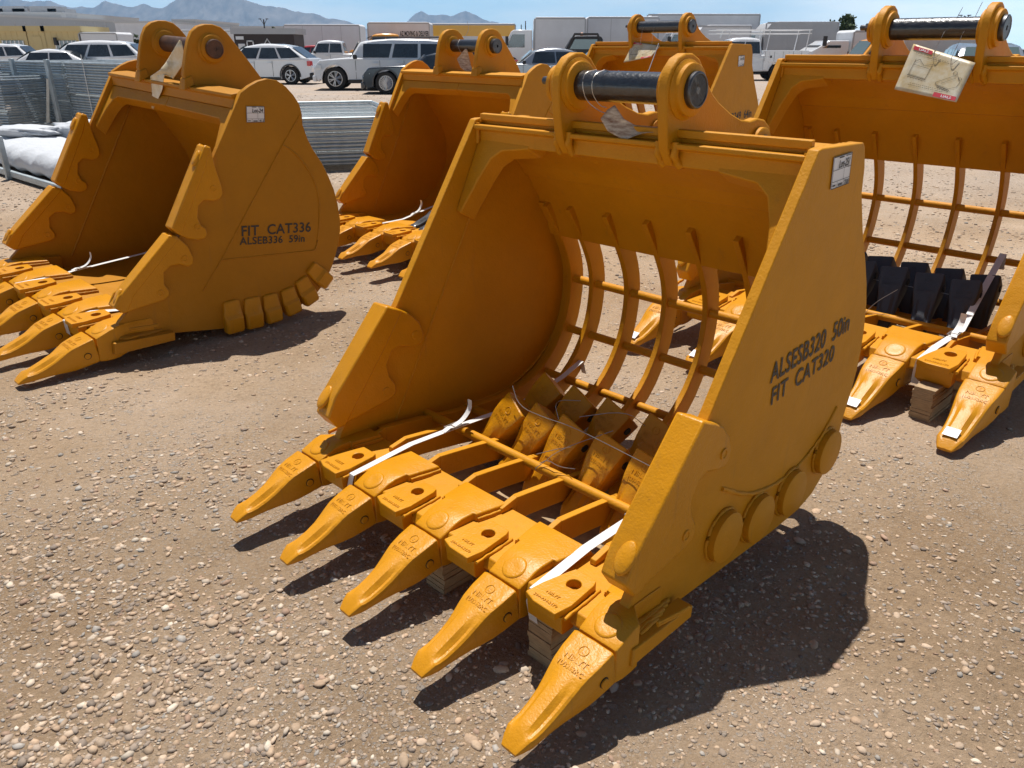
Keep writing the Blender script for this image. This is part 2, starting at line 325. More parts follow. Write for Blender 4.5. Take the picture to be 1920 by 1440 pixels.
# ------------------------------------------------------------------ lip assembly shared by all buckets
def lip_assembly(root, Wd, T, s, sp, matp, matc, teeth=5, tipdir=0.0, shroud=True, bars=True, notched=True):
    """T maps main (y,z) lip coordinates to this bucket's. s scale"""
    h = Wd/2
    # lip plate
    a = [(-.705, .118), (-.69, .148), (-.478, .150), (-.478, .112), (-.69, .105)]
    lp = MB(); lp.prism([T(*p) for p in a], -h+.028*s, h-.028*s); lp.build('cutting_edge', matp, root, bevel=.004)
    y0, z0 = T(-.725, .091); yt, zt = T(-1.015, .052)
    ang = math.atan2(zt-z0, -(yt-y0)) + tipdir
    for i in range(teeth):
        X = (i-(teeth-1)/2)*sp
        t = make_tooth('tooth', root, matc, k=s)
        t.location = (X, y0, z0); t.rotation_euler = (-ang-.0, 0, 0)
        t.rotation_euler = (-(ang)-R(7)*0, 0, random.uniform(-.015, .015))
        # adapter
        ad = MB(); w0 = .0555*s; loops = []
        for (y, w, zt_, zb_) in [(-.722, .0545, .139, .043), (-.718, .0575, .1425, .040), (-.695, .0590, .152, .036), (-.665, .0600, .165, .036), (-.640, .0605, .171, .040), (-.600, .063, .1735, .05), (-.598, .074, .1735, .052), (-.53, .086, .1725, .075), (-.492, .092, .171, .09), (-.484, .091, .160, .095)]:
            c = .006; ws = w*s
            pts = [(-ws, zb_+c), (-ws, zt_-c), (-ws+c*.3*s, zt_-c*.3), (-ws+c*s, zt_), (ws-c*s, zt_), (ws-c*.3*s, zt_-c*.3), (ws, zt_-c), (ws, zb_+c), (ws-c*s, zb_), (-ws+c*s, zb_)]
            loops.append([(X+x, *T(y, z)) for x, z in pts])
        ad.loft(loops); yl = T(-.61, .1)[0]; ad.v = [((max(-h-.004, min(h+.004, x)) if y > yl else x), y, z) for x, y, z in ad.v]; ado = ad.build('adapter', matc, root, smooth=26, bevel=.0025)
        bs = MB(); bs.lathe([(.037*s, -.014), (.0355*s, -.001), (.0325*s, .003), (.028*s, .0045), (.014*s, .0035), (.001, .003)], (0, 0, 0), axis='z', n=28)
        ay, az = T(-.682, .157); by, bz = T(-.66, .166); sl = math.atan2(bz-az, by-ay)
        bs.xf(lambda x, y, z: (X+x, ay+y*cos(sl)*1.0-z*sin(sl), az+y*sin(sl)+z*cos(sl))); bs.build('boss', matc, ado, smooth=60)
        for sx in (-1, 1):
            wb = MB()
            for j in range(2):
                wb.bead([(X+sx*(.096-j*.001)*s, *T(-.488, .153+.004*j)), (X+sx*(.091-j*.001)*s, *T(-.53, .152+.005*j)), (X+sx*(.079-j*.001)*s, *T(-.596, .152+.006*j))], .0045*s, seed=i)
            wb.build('weld_bead', matp, ado, smooth=60)
    if shroud:
        for i in range(teeth-1):
            X = (i+.5-(teeth-1)/2)*sp
            sh = MB(); N = 20
            # top plate with hole: outer trapezoid, inner circle
            out = [(-.060, -.738), (-.055, -.750), (.055, -.752), (.061, -.744), (.052, -.60), (.045, -.592), (-.024, -.592), (-.050, -.68)]
            cx, cy, r = 0.012, -.640, .0195
            ring = []
            for k in range(N):
                t = 2*pi*k/N; d = (cos(t), sin(t)); best = 1e9
                for (p, q) in zip(out, out[1:]+out[:1]):
                    ex, ey = q[0]-p[0], q[1]-p[1]; den = d[0]*ey-d[1]*ex
                    if abs(den) < 1e-9: continue
                    tt = ((p[0]-cx)*ey-(p[1]-cy)*ex)/den; uu = ((p[0]-cx)*d[1]-(p[1]-cy)*d[0])/den
                    if tt > 0 and -1e-6 <= uu <= 1+1e-6: best = min(best, tt)
                ring.append((cx+d[0]*best, cy+d[1]*best))
            inn = [(cx+r*cos(2*pi*k/N), cy+r*sin(2*pi*k/N)) for k in range(N)]
            zt_ = .176; zm = .152
            def q(x, y, z): return (X+x*s, *T(y, z))
            vs = [q(x, y, zt_+(y+.60)*.06) for x, y in ring]+[q(x, y, zt_+(y+.60)*.06) for x, y in inn]+[q(x, y, .1495) for x, y in inn]+[q(x, y, zm-.003) for x, y in ring]
            fs = []
            for k in range(N):
                k2 = (k+1) % N
                fs += [(k, k2, N+k2, N+k), (N+k, N+k2, 2*N+k2, 2*N+k), (3*N+k, 3*N+k2, k2, k)]
            sh.add(vs, fs)
            sh.loft([[q(-.058, -.737, .150), q(.058, -.737, .150), q(.058, -.70, .150), q(-.058, -.70, .150)], [q(-.058, -.733, .10), q(.058, -.733, .10), q(.058, -.69, .10), q(-.058, -.69, .10)], [q(-.05, -.72, .086), q(.05, -.72, .086), q(.05, -.68, .086), q(-.05, -.68, .086)]])
            so = sh.build('lip_shroud', matc, root, smooth=25, bevel=.002)
            tm = text_mb('209-934-2170', .0135, .0002, .0004, align='CENTER', res=1); t2 = text_mb('NBLYT', .0135, .0003, .0005, align='CENTER', res=1)
            mk = MB(); zz = lambda y: zt_+(y+.60)*.06+.0016
            mk.add([q(x, y-.735, zz(y-.735)+z) for x, y, z in tm.v], tm.f); mk.add([q(x, y-.708, zz(y-.708)+z) for x, y, z in t2.v], t2.f)
            mk.build('casting_mark', matc, so, smooth=0)
            wl = MB(); wl.bead([q(.014, cy-.006, .157), q(.004, cy-.011, .158), q(-.010, cy-.008, .157)], .005*s); wl.bead([q(.066, -.735, .151), q(.060, -.64, .151), q(.055, -.59, .151)], .005*s, seed=i)
            wl.build('weld_bead', matp, so, smooth=60)
    if bars:
        for sx in (-1, 1):
            b = MB(); x0, x1 = sx*(h+.012), sx*(h+.058)
            b.prism([T(*p) for p in [(-.668, .115), (-.672, .066), (-.42, .067), (-.418, .103)]], min(x0, x1), max(x0, x1)); b.build('side_bar', matp, root, bevel=.003)
            g = MB(); 
            for j in range(5):
                g.bead([(sx*(h+.006+.007*j), *T(-.66+.012*j, .122-.002*j)), (sx*(h+.008+.006*j), *T(-.56, .117)), (sx*(h+.004+.006*j), *T(-.45-.02*j, .108))], .007*s, step=.02, seed=j)
            g.build('weld_bead', matp, root, smooth=60)

def ear_set(root, X0, th, poly, pc, matp, rear=None, pinmat='pin', pr=.04, ring=.072, capx=.057, bolt=True):
    """two plates from |X|=X0 to X0+th; pin centre pc"""
    for sx in (-1, 1):
        e = MB(); x0, x1 = sorted((sx*X0, sx*(X0+th))); e.prism(poly, x0, x1); eo = e.build('ear_plate', matp, root, bevel=.005)
        b = MB()
        b.lathe([(ring+.010, sx*(X0+th-.006)), (ring+.010, sx*(X0+th+.003)), (ring+.004, sx*(X0+th+.006)), (ring, sx*(X0+th+.010)), (ring, sx*(X0+th+.022)), (ring-.004, sx*(X0+th+.025))], (0, *pc), n=48)
        b.lathe([(ring+.010, sx*(X0+.006)), (ring+.010, sx*(X0-.003)), (ring+.004, sx*(X0-.006)), (ring, sx*(X0-.008)), (ring, sx*(X0-.016)), (ring-.004, sx*(X0-.019))], (0, *pc), n=48)
        b.build('pin_boss', matp, eo, smooth=40)
        if rear:
            r_ = MB(); r_.lathe([(.052, sx*(X0-.01)), (.052, sx*(X0+th+.018)), (.047, sx*(X0+th+.022))], (0, *rear), n=32); r_.build('pin_boss', matp, eo, smooth=40)
            r2 = MB(); r2.lathe([(.030, sx*(X0-.02)), (.030, sx*(X0+th+.024)), (.024, sx*(X0+th+.027))], (0, *rear), n=28); r2.build('bore', M['capsteel'], eo, smooth=40)
    p = MB(); L = X0+th+capx
    p.lathe([(pr*.9, -X0-th-.05), (pr, -X0-th-.045), (pr, -X0*.4), (pr*1.01, 0), (pr, X0*.5), (pr, X0+th+.04)], (0, *pc), n=40)
    po = p.build('pin', M[pinmat], root, smooth=40)
    c = MB(); cr_ = pr*1.12
    c.lathe([(cr_*.98, X0+th+.0255), (cr_, X0+th+.028), (cr_, L-.003), (cr_*.93, L), (cr_*.86, L), (cr_*.84, L-.002), (cr_*.2, L-.002), (cr_*.18, L-.012), (.001, L-.012)], (0, *pc), n=44)
    c.build('pin_cap', M['capsteel' if pinmat == 'pin' else 'pinrust'], po, smooth=30)
    if bolt:
        bb = MB(); yb, zb = pc[0]-.005, pc[1]+.01
        bb.lathe([(.058, -X0-th-.05), (.058, -X0-th-.036)], (0, *pc), n=36)
        bb.build('retainer', matp, po, smooth=40)
        b2 = MB(); b2.lathe([(.019, -X0-th-.078), (.022, -X0-th-.075), (.022, -X0-th-.051)], (0, yb, zb), n=6); b2.lathe([(.012, -X0-th-.105), (.013, -X0-th-.10), (.013, -X0-th-.078)], (0, yb, zb), n=16)
        b2.build('bolt', M['capsteel'], po, smooth=20)

def place(root, yaw, tilt, x, y, z):
    root.matrix_world = Matrix.Translation((x, y, z)) @ Matrix.Rotation(yaw, 4, 'Z') @ Matrix.Rotation(tilt, 4, 'Y')

# ------------------------------------------------------------------ skeleton bucket
def skeleton_bucket(pose, Wd, Pm, s, lipT, ls, sp, label, words, lot, matp, matc, nrib=6, ear_X=.179, group=None, whitelabels=False, topflat=True, earscale=1.0, tubes_extra=()):
    root = empty('skeleton_bucket', label=label, cat='excavator bucket', group=group); place(root, *pose)
    h = Wd/2; th = .030
    P = Pm
    plate = [(.04, 1.179), (.06, 1.182), (.298, 1.178), (.313, 1.165), (.335, 1.11), (.346, 1.04), (.40, .93), (.468, .82), (.506, .75), (.535, .68), (.553, .60), (.562, .53), (.56, .456), (.545, .38), (.521, .306), (.50, .20), (.44, .12), (.37, .07), (.28, .048), (.105, .045), (-.16, .058), (-.40, .068), (-.62, .085), (-.655, .11), (-.60, .20), (-.50, .36), (-.333, .60)]
    plate = [P(*p) for p in plate]
    for sx in (-1, 1):
        a, b = sorted((sx*h, sx*(h-th)))
        m = MB(); m.prism(plate, a, b); sp_o = m.build('side_plate', matp, root, bevel=.003)
        # outer weld arc + inner seam
        wl = MB()
        arc = smoothpoly([(.442, .36), (.385, .305), (.329, .272), (.26, .243), (.196, .229), (.10, .226), (.016, .236), (-.089, .262), (-.235, .345)], 1)
        wl.bead([(sx*(h+.001), *P(*p)) for p in arc], .0065*s, step=.014)
        wl.bead([(sx*(h-th-.001), *P(*p)) for p in [(.10, 1.02), (-.385, .145)]], .0035*s, step=.014)
        inner = smoothpoly([(.33, .93), (.388, .85), (.468, .724), (.507, .64), (.525, .582), (.528, .495), (.510, .378), (.488, .317), (.44, .252), (.352, .177), (.24, .131), (.16, .108), (-.04, .110), (-.24, .125), (-.45, .132)], 1)
        wl.bead([(sx*(h-th-.002), *P(*p)) for p in inner], .005*s, step=.016)
        wl.build('weld_bead', matp, sp_o, smooth=60)
        # wear buttons
        for c in ((-.222, .192), (-.035, .163), (.165, .163), (.389, .220)):
            y, z = P(*c); y += .010; b_ = MB(); button(b_, (y, z), .0735*s, sx*h, sx*(h+.027*s)); bo = b_.build('wear_button', matp, sp_o, smooth=35)
            w2 = MB(); w2.bead([(sx*(h+.003), y+.077*s*cos(t), z+.077*s*sin(t)) for t in np.linspace(0, 2*pi, 40)], .005*s, step=.02); w2.build('weld_bead', matp, bo, smooth=60)
        # side cutter : slab on the front edge, outer cheek with hooks, inner cheek
        sc = MB(); xo, xi = sx*(h+.020), sx*(h-.045); CT = [P(*p) for p in CUT1]
        a, b = sorted((sx*(h+.002), xo)); sc.prism(CT, a, b)
        a, b = sorted((sx*(h-th-.002), sx*(h-th-.024))); sc.prism(CT, a, b)
        band = [(-.40, .606), (-.335, .576), (-.41, .47), (-.555, .285), (-.60, .226), (-.63, .226), (-.664, .275), (-.633, .34)]
        a, b = sorted((sx*(h+.0225), sx*(h-th-.0265)))
        sc.prism([P(*p) for p in band], a, b)
        so = sc.build('side_cutter', matc, root, bevel=.006, smooth=40)
        # raised oval pad near the foot and bolt dots
        ob = MB(); yb, zb = P(-.625, .295)
        y1, z1 = P(-.633, .34); d = Vector((0, P(-.40, .606)[0]-y1, P(-.40, .606)[1]-z1)).normalized(); nrm = Vector((0, -d.z, d.y))
        cpt = Vector((sx*(h-.004), y1, z1))-d*.012
        loops = []
        for rr, e in ((.044, -.006), (.042, .0015), (.038, .004), (.006, .0035)):
            loops.append([tuple(cpt+d*(rr*s*cos(t))+Vector((1, 0, 0))*(rr*.55*s*sin(t))+nrm*e) for t in np.linspace(0, 2*pi, 25)[:-1]])
        ob.loft(loops); ob.build('boss', matc, so, smooth=60)
        dt = MB()
        for c in ((-.285, .475), (-.425, .30)):
            y, z = P(*c); dt.lathe([(.016*s, sx*(h+.019)), (.015*s, sx*(h+.0235)), (.011*s, sx*(h+.0235)), (.010*s, sx*(h+.0215))], (0, y, z), n=20)
            dt.lathe([(.016*s, sx*(h-th-.023)), (.014*s, sx*(h-th-.027)), (.008*s, sx*(h-th-.027))], (0, y, z), n=20)
        dt.build('bolt_plug', matc, so, smooth=40)
        # corner gusset (boomerang) inside, top
        g = MB()
        gx = [(h-th, .0), (h-th-.015, .0)]
        pts_side = [(.03, 1.135), (.065, 1.15), (.09, 1.06), (.0, .89), (-.045, .855), (-.062, .875), (.0, 1.0)]
        a, b = sorted((sx*(h-th-.001), sx*(h-th-.075)))
        # L-shaped lip facing forward: leg along side plate and leg along top beam
        q = lambda X, y, z: (sx*X, *P(y, z))
        hx = h-th-.001
        L1 = [(hx, .055, 1.118), (hx, -.062, .880), (hx-.022, -.062, .872), (hx-.055, .0, .99), (hx-.085, .028, 1.055), (hx-.125, .040, 1.083), (hx-.245, .045, 1.098), (hx-.255, .060, 1.120)]
        front = [q(*p) for p in L1]; back = [q(X, y+.075*(1 if i in (0, 7) else .9), z-.035) for i, (X, y, z) in enumerate(L1)]
        g.add(front+back, [tuple(range(8)), tuple(range(8, 16))[::-1]]+[(i, (i+1) % 8, 8+(i+1) % 8, 8+i) for i in range(8)])
        g.build('corner_gusset', matp, root, bevel=.005)
    for sx in (-1, 1):
        wv = MB(); wv.bead([(sx*(h-th-.004), *P(.045, 1.168)), (sx*(h-th-.004), *P(.045, 1.10))], .007*s, step=.012); wv.bead([(sx*(h-th-.004), *P(.055, 1.176)), (sx*(h-th-.004), *P(.30, 1.172))], .006*s, step=.013); wv.build('weld_bead', matp, root, smooth=60)
    # back plate (top) + beam
    bp_in = [(.095, 1.10), (.20, 1.06), (.30, .965), (.36, .88), (.405, .80), (.437, .718)]
    off = lambda p, d: (p[0]+d*.8, p[1]+d*.6)
    m = MB(); m.strip([P(*p) for p in bp_in], [P(*off(p, .022)) for p in bp_in], -h+th, h-th); m.build('back_plate', matp, root, bevel=.002)
    tb = MB()
    tb.prism([P(*p) for p in [(.052, 1.098), (.052, 1.143), (.030, 1.149), (.030, 1.163), (.075, 1.163), (.075, 1.176), (.30, 1.168), (.31, 1.14), (.31, .96), (.29, .965), (.19, 1.085)]], -h+th, h-th)
    tb.build('top_beam', matp, root, bevel=.003)
    fl = MB(); fl.prism([P(*p) for p in [(.060, 1.176), (.060, 1.197), (.078, 1.199), (.078, 1.176)]], -h+th+.001, h-th-.001); fl.build('top_flange', matp, root, bevel=.002)
    # ribs and bottom slats
    inner = smoothpoly([(.350, .845), (.358, .832), (.392, .785), (.44, .715), (.486, .63), (.507, .56), (.511, .495), (.498, .40), (.468, .32), (.412, .235), (.33, .168), (.23, .130), (.10, .118), (-.10, .130), (-.25, .155), (-.40, .174), (-.455, .180)], 1)
    def offs(pl, d):
        o = []
        for i, p in enumerate(pl):
            a = pl[max(i-1, 0)]; b = pl[min(i+1, len(pl)-1)]; t = Vector((b[0]-a[0], b[1]-a[1])).normalized(); o.append((p[0]-t.y*d, p[1]+t.x*d))
        return o
    outer = offs(inner, .078)
    rp = Wd*.1397
    xs = [(i-(nrib-1)/2)*rp for i in range(nrib)]+[-h+th+.045, h-th-.045]
    for X in xs:
        r_ = MB(); r_.strip([P(*p) for p in inner], [P(*p) for p in outer], X-.011, X+.011)
        # front of the slat steps over the lip
        r_.prism([P(*p) for p in [(-.455, .170), (-.455, .098), (-.476, .098), (-.476, .1505), (-.522, .1515), (-.518, .166), (-.455, .180)]], X-.0095, X+.0095)
        r_.build('rib', matp, root, bevel=.002)
    for (y, z) in ((.536, .525), (.508, .313), (.372, .152), (.12, .082), (-.034, .109), (-.235, .146))+tuple(tubes_extra):
        t = MB(); yy, zz = P(y, z); t.lathe([(.0165*s, -h+th-.001), (.0165*s, h-th+.001)], (0, yy, zz), n=24)
        t.build('cross_tube', matp, root, smooth=40)
    # liner plate under the ribs at the sides
    for sx in (-1, 1):
        a, b = sorted((sx*(h-th), sx*(h-th-.030)))
        m = MB(); m.strip([P(*p) for p in offs(inner, .012)], [P(*p) for p in offs(inner, .060)], a, b); m.build('side_rib', matp, root, bevel=.003)
    lip_assembly(root, Wd, lipT, ls, sp, matp, matc)
    # front foot filler between plate and lip
    for sx in (-1, 1):
        a, b = sorted((sx*(h-.0005), sx*(h-.07)))
        m = MB(); m.prism([lipT(*p) for p in [(-.66, .10), (-.655, .150), (-.60, .158), (-.45, .152), (-.45, .085), (-.64, .08)]], a, b); m.build('corner_block', matp, root, bevel=.006)
    # ears
    ear = [(.0, 1.228), (-.007, 1.287), (-.004, 1.326), (.010, 1.357), (.036, 1.382), (.070, 1.394), (.104, 1.394), (.138, 1.380), (.168, 1.350), (.192, 1.315), (.222, 1.287), (.26, 1.262), (.332, 1.228), (.40, 1.205), (.455, 1.198), (.50, 1.204), (.545, 1.197), (.585, 1.172), (.60, 1.135), (.585, 1.09), (.54, 1.03), (.50, .98), (.46, .90), (.42, .85), (.36, .90), (.30, .98), (.16, 1.09), (.105, 1.085), (.05, 1.10), (.016, 1.145)]
    E0 = P(.082, 1.301)
    es = earscale
    ept = [P(*p) for p in ear]
    ear_set(root, ear_X, .033*s, ept, (E0[0], E0[1]), matp, rear=P(.515, 1.125), pr=.0435*s, ring=.070*s, capx=.042*s)
    for X in (-ear_X-.04, ear_X-.01, -ear_X+.01, ear_X+.045):
        w = MB(); w.bead([(X, *P(.04, 1.165)), (X, *P(.035, 1.13)), (X*1.02, *P(.06, 1.10))], .012*s, step=.012); w.build('weld_bead', matp, root, smooth=60)
    if words:
        for args in words: lettering(root, h, *args)
    if lot: sticker(root, h, *lot)
    if whitelabels:
        for o in root.children:
            if o.name.startswith('tooth'):
                k = ls; l = MB().add([(-.024*k, -.262*k, -.004*k), (.020*k, -.262*k, -.004*k), (.020*k, -.228*k, .006*k), (-.022*k, -.228*k, .006*k)], [(0, 1, 2, 3)]).build('tip_label', M['paper'], o, smooth=0)
    return root

ident = lambda y, z: (y, z)
MAINPOSE = (-0.7884, 0, .2703, 2.3844, .065)
main = skeleton_bucket(MAINPOSE, 1.27, ident, 1.0, ident, 1.0, .313,
    'yellow skeleton bucket in the foreground, stencilled ALSESB320 50in FIT CAT320',
    [((-.047, .589), (.422, .624+.0), 'ALSESB320  50in', .058, .470, 'lettering'), ((-.030, .518), (.346, .548), 'FIT  CAT320', .052, .377, 'lettering')],
    [[(.122, 1.155), (.227, 1.161), (.131, 1.074)], 'Lot-25('], M['paint'], M['cast'])
B4POSE = (R(-46), 0, 1.915, 4.0, .05)
P4 = lambda y, z: (y*1.1+.08, z*1.16)
def lipmap(boss, a, s): return lambda y, z: (boss[0]+rot2(((y+.682)*s, (z-.157)*s), a)[0], boss[1]+rot2(((y+.682)*s, (z-.157)*s), a)[1])
right = skeleton_bucket(B4POSE, 1.57, P4, 1.15, lipmap((-.66, .185), R(3), 1.28), 1.28, .392,
    'yellow skeleton bucket cut off by the right photo edge, holding black spare teeth', None, None, M['paint'], M['cast'], ear_X=.222, whitelabels=True)
B3POSE = (R(-46), 0, 1.33, 8.02, .05)
P3 = lambda y, z: (y*1.23, z*1.235)
far = skeleton_bucket(B3POSE, 1.63, P3, 1.2, lipmap((-.8, .2), 0, 1.25), 1.25, .4,
    'yellow bucket stencilled ALSESB349 64in, standing behind the foreground skeleton bucket', 
    [((-.05, .79), (.53, .83), 'ALSESB349  64in', .07, .56, 'lettering'), ((-.03, .69), (.43, .73), 'FIT  CAT349', .065, .47, 'lettering')],
    [[(.17, 1.36), (.27, 1.365), (.175, 1.27)], 'Lot-26'], M['paint'], M['cast'], ear_X=.27)

# ------------------------------------------------------------------ solid bucket
CUTU = [(-.040, 1.012), (-.028, 1.016), (-.006, 1.003), (.005, .918), (.031, .80), (.030, .765), (.008, .742), (-.024, .738), (-.075, .750), (-.108, .727), (-.122, .664), (-.108, .625), (-.084, .602), (-.080, .575), (-.095, .555), (-.132, .552), (-.187, .569), (-.235, .598), (-.265, .632), (-.19, .76), (-.110, .893)]
CUTL = [(-.282, .603), (-.242, .590), (-.193, .531), (-.172, .465), (-.178, .435), (-.205, .424), (-.251, .446), (-.300, .446), (-.335, .420), (-.343, .358), (-.323, .322), (-.325, .295), (-.355, .279), (-.49, .266), (-.565, .256), (-.606, .296), (-.575, .350), (-.553, .361), (-.43, .47)]
def solid_bucket(pose, Wd, Q, s, lipT, ls, sp, label, words, lot, matp, matc, ear_X, pinmat='pin', ribbon=True):
    root = empty('digging_bucket', label=label, cat='excavator bucket'); place(root, *pose)
    h = Wd/2; th = .032
    plate = [(.202, 1.251), (.255, 1.282), (.308, 1.304), (.363, 1.314), (.417, 1.305), (.469, 1.272), (.511, 1.229), (.545, 1.18), (.556, 1.127), (.556, 1.075), (.58, 1.0), (.616, .931), (.665, .86), (.706, .778), (.738, .70), (.759, .611), (.77, .521), (.766, .45), (.751, .389), (.728, .32), (.69, .24), (.63, .15), (.55, .085), (.43, .045), (.28, .03), (.1, .025), (-.05, .035), (-.25, .07), (-.55, .12), (-.62, .16), (-.585, .21), (-.3, .46), (-.03, .88)]
    plate = [Q(*p) for p in plate]
    # pivot crest plate behind
    for sx in (-1, 1):
        a, b = sorted((sx*h, sx*(h-th))); m = MB(); m.prism(plate, a, b); po = m.build('side_plate', matp, root, bevel=.003)
        wl = MB()
        wl.bead([(sx*(h+.0005), *Q(*p)) for p in [(.545, 1.13), (.418, .977), (-.013, .419), (-.138, .271)]], .0035, step=.02)
        wl.bead([(sx*(h+.0005), *Q(*p)) for p in smoothpoly([(.418, .977), (.48, .94), (.538, .878), (.585, .81), (.613, .736), (.630, .66), (.628, .575), (.615, .49), (.602, .437), (.588, .38), (.57, .365), (.50, .372), (-.013, .419)], 1)], .0045, step=.02)
        wl.bead([(sx*(h-th-.002), *Q(*p)) for p in [(.30, 1.09), (-.25, .16)]], .006, step=.02)
        wl.build('weld_bead', matp, po, smooth=60)
        for CT, bc, pc in ((CUTU, (-.079, .945), ((-.02, .80), (-.13, .62))), (CUTL, (-.556, .32), ((-.22, .47), (-.37, .32)))):
            sc = MB(); CQ = [Q(*p) for p in CT]
            a, b = sorted((sx*(h+.002), sx*(h+.022))); sc.prism(CQ, a, b)
            a, b = sorted((sx*(h-th-.002), sx*(h-th-.018))); sc.prism(CQ, a, b)
            if CT is CUTU: band = [(-.040, 1.012), (-.005, 1.005), (-.045, .91), (-.215, .60), (-.265, .632), (-.110, .893)]
            else: band = [(-.282, .603), (-.235, .575), (-.50, .335), (-.545, .262), (-.565, .256), (-.606, .296), (-.553, .361)]
            a, b = sorted((sx*(h+.0245), sx*(h-th-.0205))); sc.prism([Q(*p) for p in band], a, b)
            so = sc.build('side_cutter', matc, root, bevel=.006, smooth=40)
            d0 = Vector((0, *Q(-.129, .90)))-Vector((0, *Q(-.283, .643))); d = d0.normalized(); nr = Vector((0, -d.z, d.y))
            e1 = Q(-.080, .955) if CT is CUTU else Q(-.572, .342)
            cpt = Vector((sx*(h-.004), *e1)); loops = []
            for rr, e in ((.042, -.006), (.040, .002), (.036, .005), (.006, .0045)):
                loops.append([tuple(cpt+d*(rr*cos(t))+Vector((1, 0, 0))*(rr*.5*sin(t))+nr*e) for t in np.linspace(0, 2*pi, 25)[:-1]])
            MB().loft(loops).build('boss', matc, so, smooth=60)
            dt = MB()
            for c in pc:
                y, z = Q(*c)
                for xx in (h+.021, h-th-.017):
                    o_ = .004 if xx > h else -.004
                    dt.lathe([(.017, sx*xx), (.016, sx*(xx+o_)), (.011, sx*(xx+o_)), (.010, sx*(xx+o_*.5))], (0, y, z), n=18)
            dt.build('bolt_plug', matc, so, smooth=40)
        # heel shrouds
        for (ty, tz), (by, bz), w in (((-.045+.055, .187), (.010, .008), .118), ((.137, .176), (.130, .003), .118), ((.251, .17), (.258, .006), .112), ((.365, .178), (.392, .024), .112), ((.462, .216), (.520, .062), .11), ((.533, .275), (.642, .155), .105)):
            c = Vector(Q((ty+by)/2, (tz+bz)/2)); a = Vector(Q(ty, tz)); d = (a-Vector(Q(by, bz))); L = d.length; d.normalize(); n_ = Vector((d.y, -d.x)); w *= s*.93
            hb = MB(); loops = []
            for k, (f, wd, dx) in enumerate(((1, .62, .014), (.96, .84, .020), (.55, 1.0, .024), (.45, 1.0, .040), (.08, .98, .046), (0, .9, .04))):
                p = a-d*(L*(1-f)); 
                l = [(sx*(h-.006), *(p-n_*w*wd/2)), (sx*(h+dx*.75), *(p-n_*w*wd/2)), (sx*(h+dx), *(p-n_*w*wd*.40)), (sx*(h+dx), *(p+n_*w*wd*.40)), (sx*(h+dx*.75), *(p+n_*w*wd/2)), (sx*(h-.006), *(p+n_*w*wd/2))]
                loops.append(l)
            hb.loft(loops); hb.build('heel_shroud', matc, root, bevel=.004, smooth=30)
        # inside corner gusset
        q = lambda X, y, z: (sx*X, *Q(y, z)); hx = h-th-.001; g = MB()
        L1 = [(hx, .185, 1.17), (hx, .035, .955), (hx-.022, .032, .93), (hx-.06, .10, 1.045), (hx-.085, .135, 1.095), (hx-.12, .15, 1.115)]
        if ribbon: L1 += [(.001, .158, 1.120), (.001, .19, 1.17)]
        n6 = len(L1)
        back = [q(X, y+.05, z-.05) for (X, y, z) in L1]
        g.add([q(*p) for p in L1]+back, [tuple(range(n6)), tuple(range(n6, 2*n6))[::-1]]+[(i, (i+1) % n6, n6+(i+1) % n6, n6+i) for i in range(n6)])
        g.build('corner_gusset', matp, root, bevel=.004)
    ins = smoothpoly([(.24, 1.19), (.36, 1.11), (.44, .98), (.53, .85), (.61, .72), (.64, .55), (.60, .38), (.48, .22), (.3, .12), (.1, .07), (-.1, .075), (-.35, .10), (-.5, .125)], 1)
    def offs(pl, d):
        o = []
        for i, p in enumerate(pl):
            a = pl[max(i-1, 0)]; b = pl[min(i+1, len(pl)-1)]; t = Vector((b[0]-a[0], b[1]-a[1])).normalized(); o.append((p[0]-t.y*d, p[1]+t.x*d))
        return o
    m = MB(); m.strip([Q(*p) for p in ins], [Q(*p) for p in offs(ins, .025)], -h+th, h-th); m.build('shell_plate', matp, root, smooth=40)
    tb = MB(); tb.prism([Q(*p) for p in [(.185, 1.17), (.183, 1.218), (.165, 1.228), (.166, 1.243), (.225, 1.250), (.285, 1.252), (.44, 1.22), (.50, 1.12), (.40, 1.06), (.25, 1.185)]], -h+th, h-th); tb.build('top_beam', matp, root, bevel=.003)
    rc = MB(); y, z = Q(.47, 1.12); rc.lathe([(.085*s, -h+.04), (.085*s, h-.040), (.08*s, h-.036)], (0, y, z), n=40); rc.build('torque_tube', matp, root, smooth=40)
    lip_assembly(root, Wd, lipT, ls, sp, matp, matc)
    for sx in (-1, 1):
        a, b = sorted((sx*(h-.0005), sx*(h-.07)))
        m = MB(); m.prism([lipT(*p) for p in [(-.70, .10), (-.66, .152), (-.60, .175), (-.40, .16), (-.40, .075), (-.66, .07)]], a, b); m.build('corner_block', matp, root, bevel=.006)
    ear = [(.150, 1.30), (.165, 1.36), (.182, 1.42), (.200, 1.47), (.225, 1.515), (.262, 1.542), (.305, 1.553), (.35, 1.553), (.395, 1.540), (.43, 1.512), (.465, 1.468), (.54, 1.375), (.62, 1.272), (.66, 1.20), (.66, 1.10), (.60, 1.06), (.50, 1.10), (.36, 1.15), (.25, 1.20), (.20, 1.215), (.165, 1.25)]
    pc = Q(.325, 1.432)
    ear_set(root, ear_X, .036, [Q(*p) for p in ear], pc, matp, pinmat=pinmat, pr=.044, ring=.070*s, capx=.062 if pinmat == 'pin' else .045, bolt=False)
    for sx in (-1, 1):
        w = MB(); X = sx*(ear_X+.018)
        w.loft([[(X-.035, *Q(.135, 1.225)), (X+.035, *Q(.135, 1.225)), (X+.035, *Q(.20, 1.255)), (X-.035, *Q(.20, 1.255))], [(X-.028, *Q(.15, 1.285)), (X+.028, *Q(.15, 1.285)), (X+.028, *Q(.19, 1.30)), (X-.028, *Q(.19, 1.30))]])
        w.build('ear_stop', matp, root, bevel=.005)
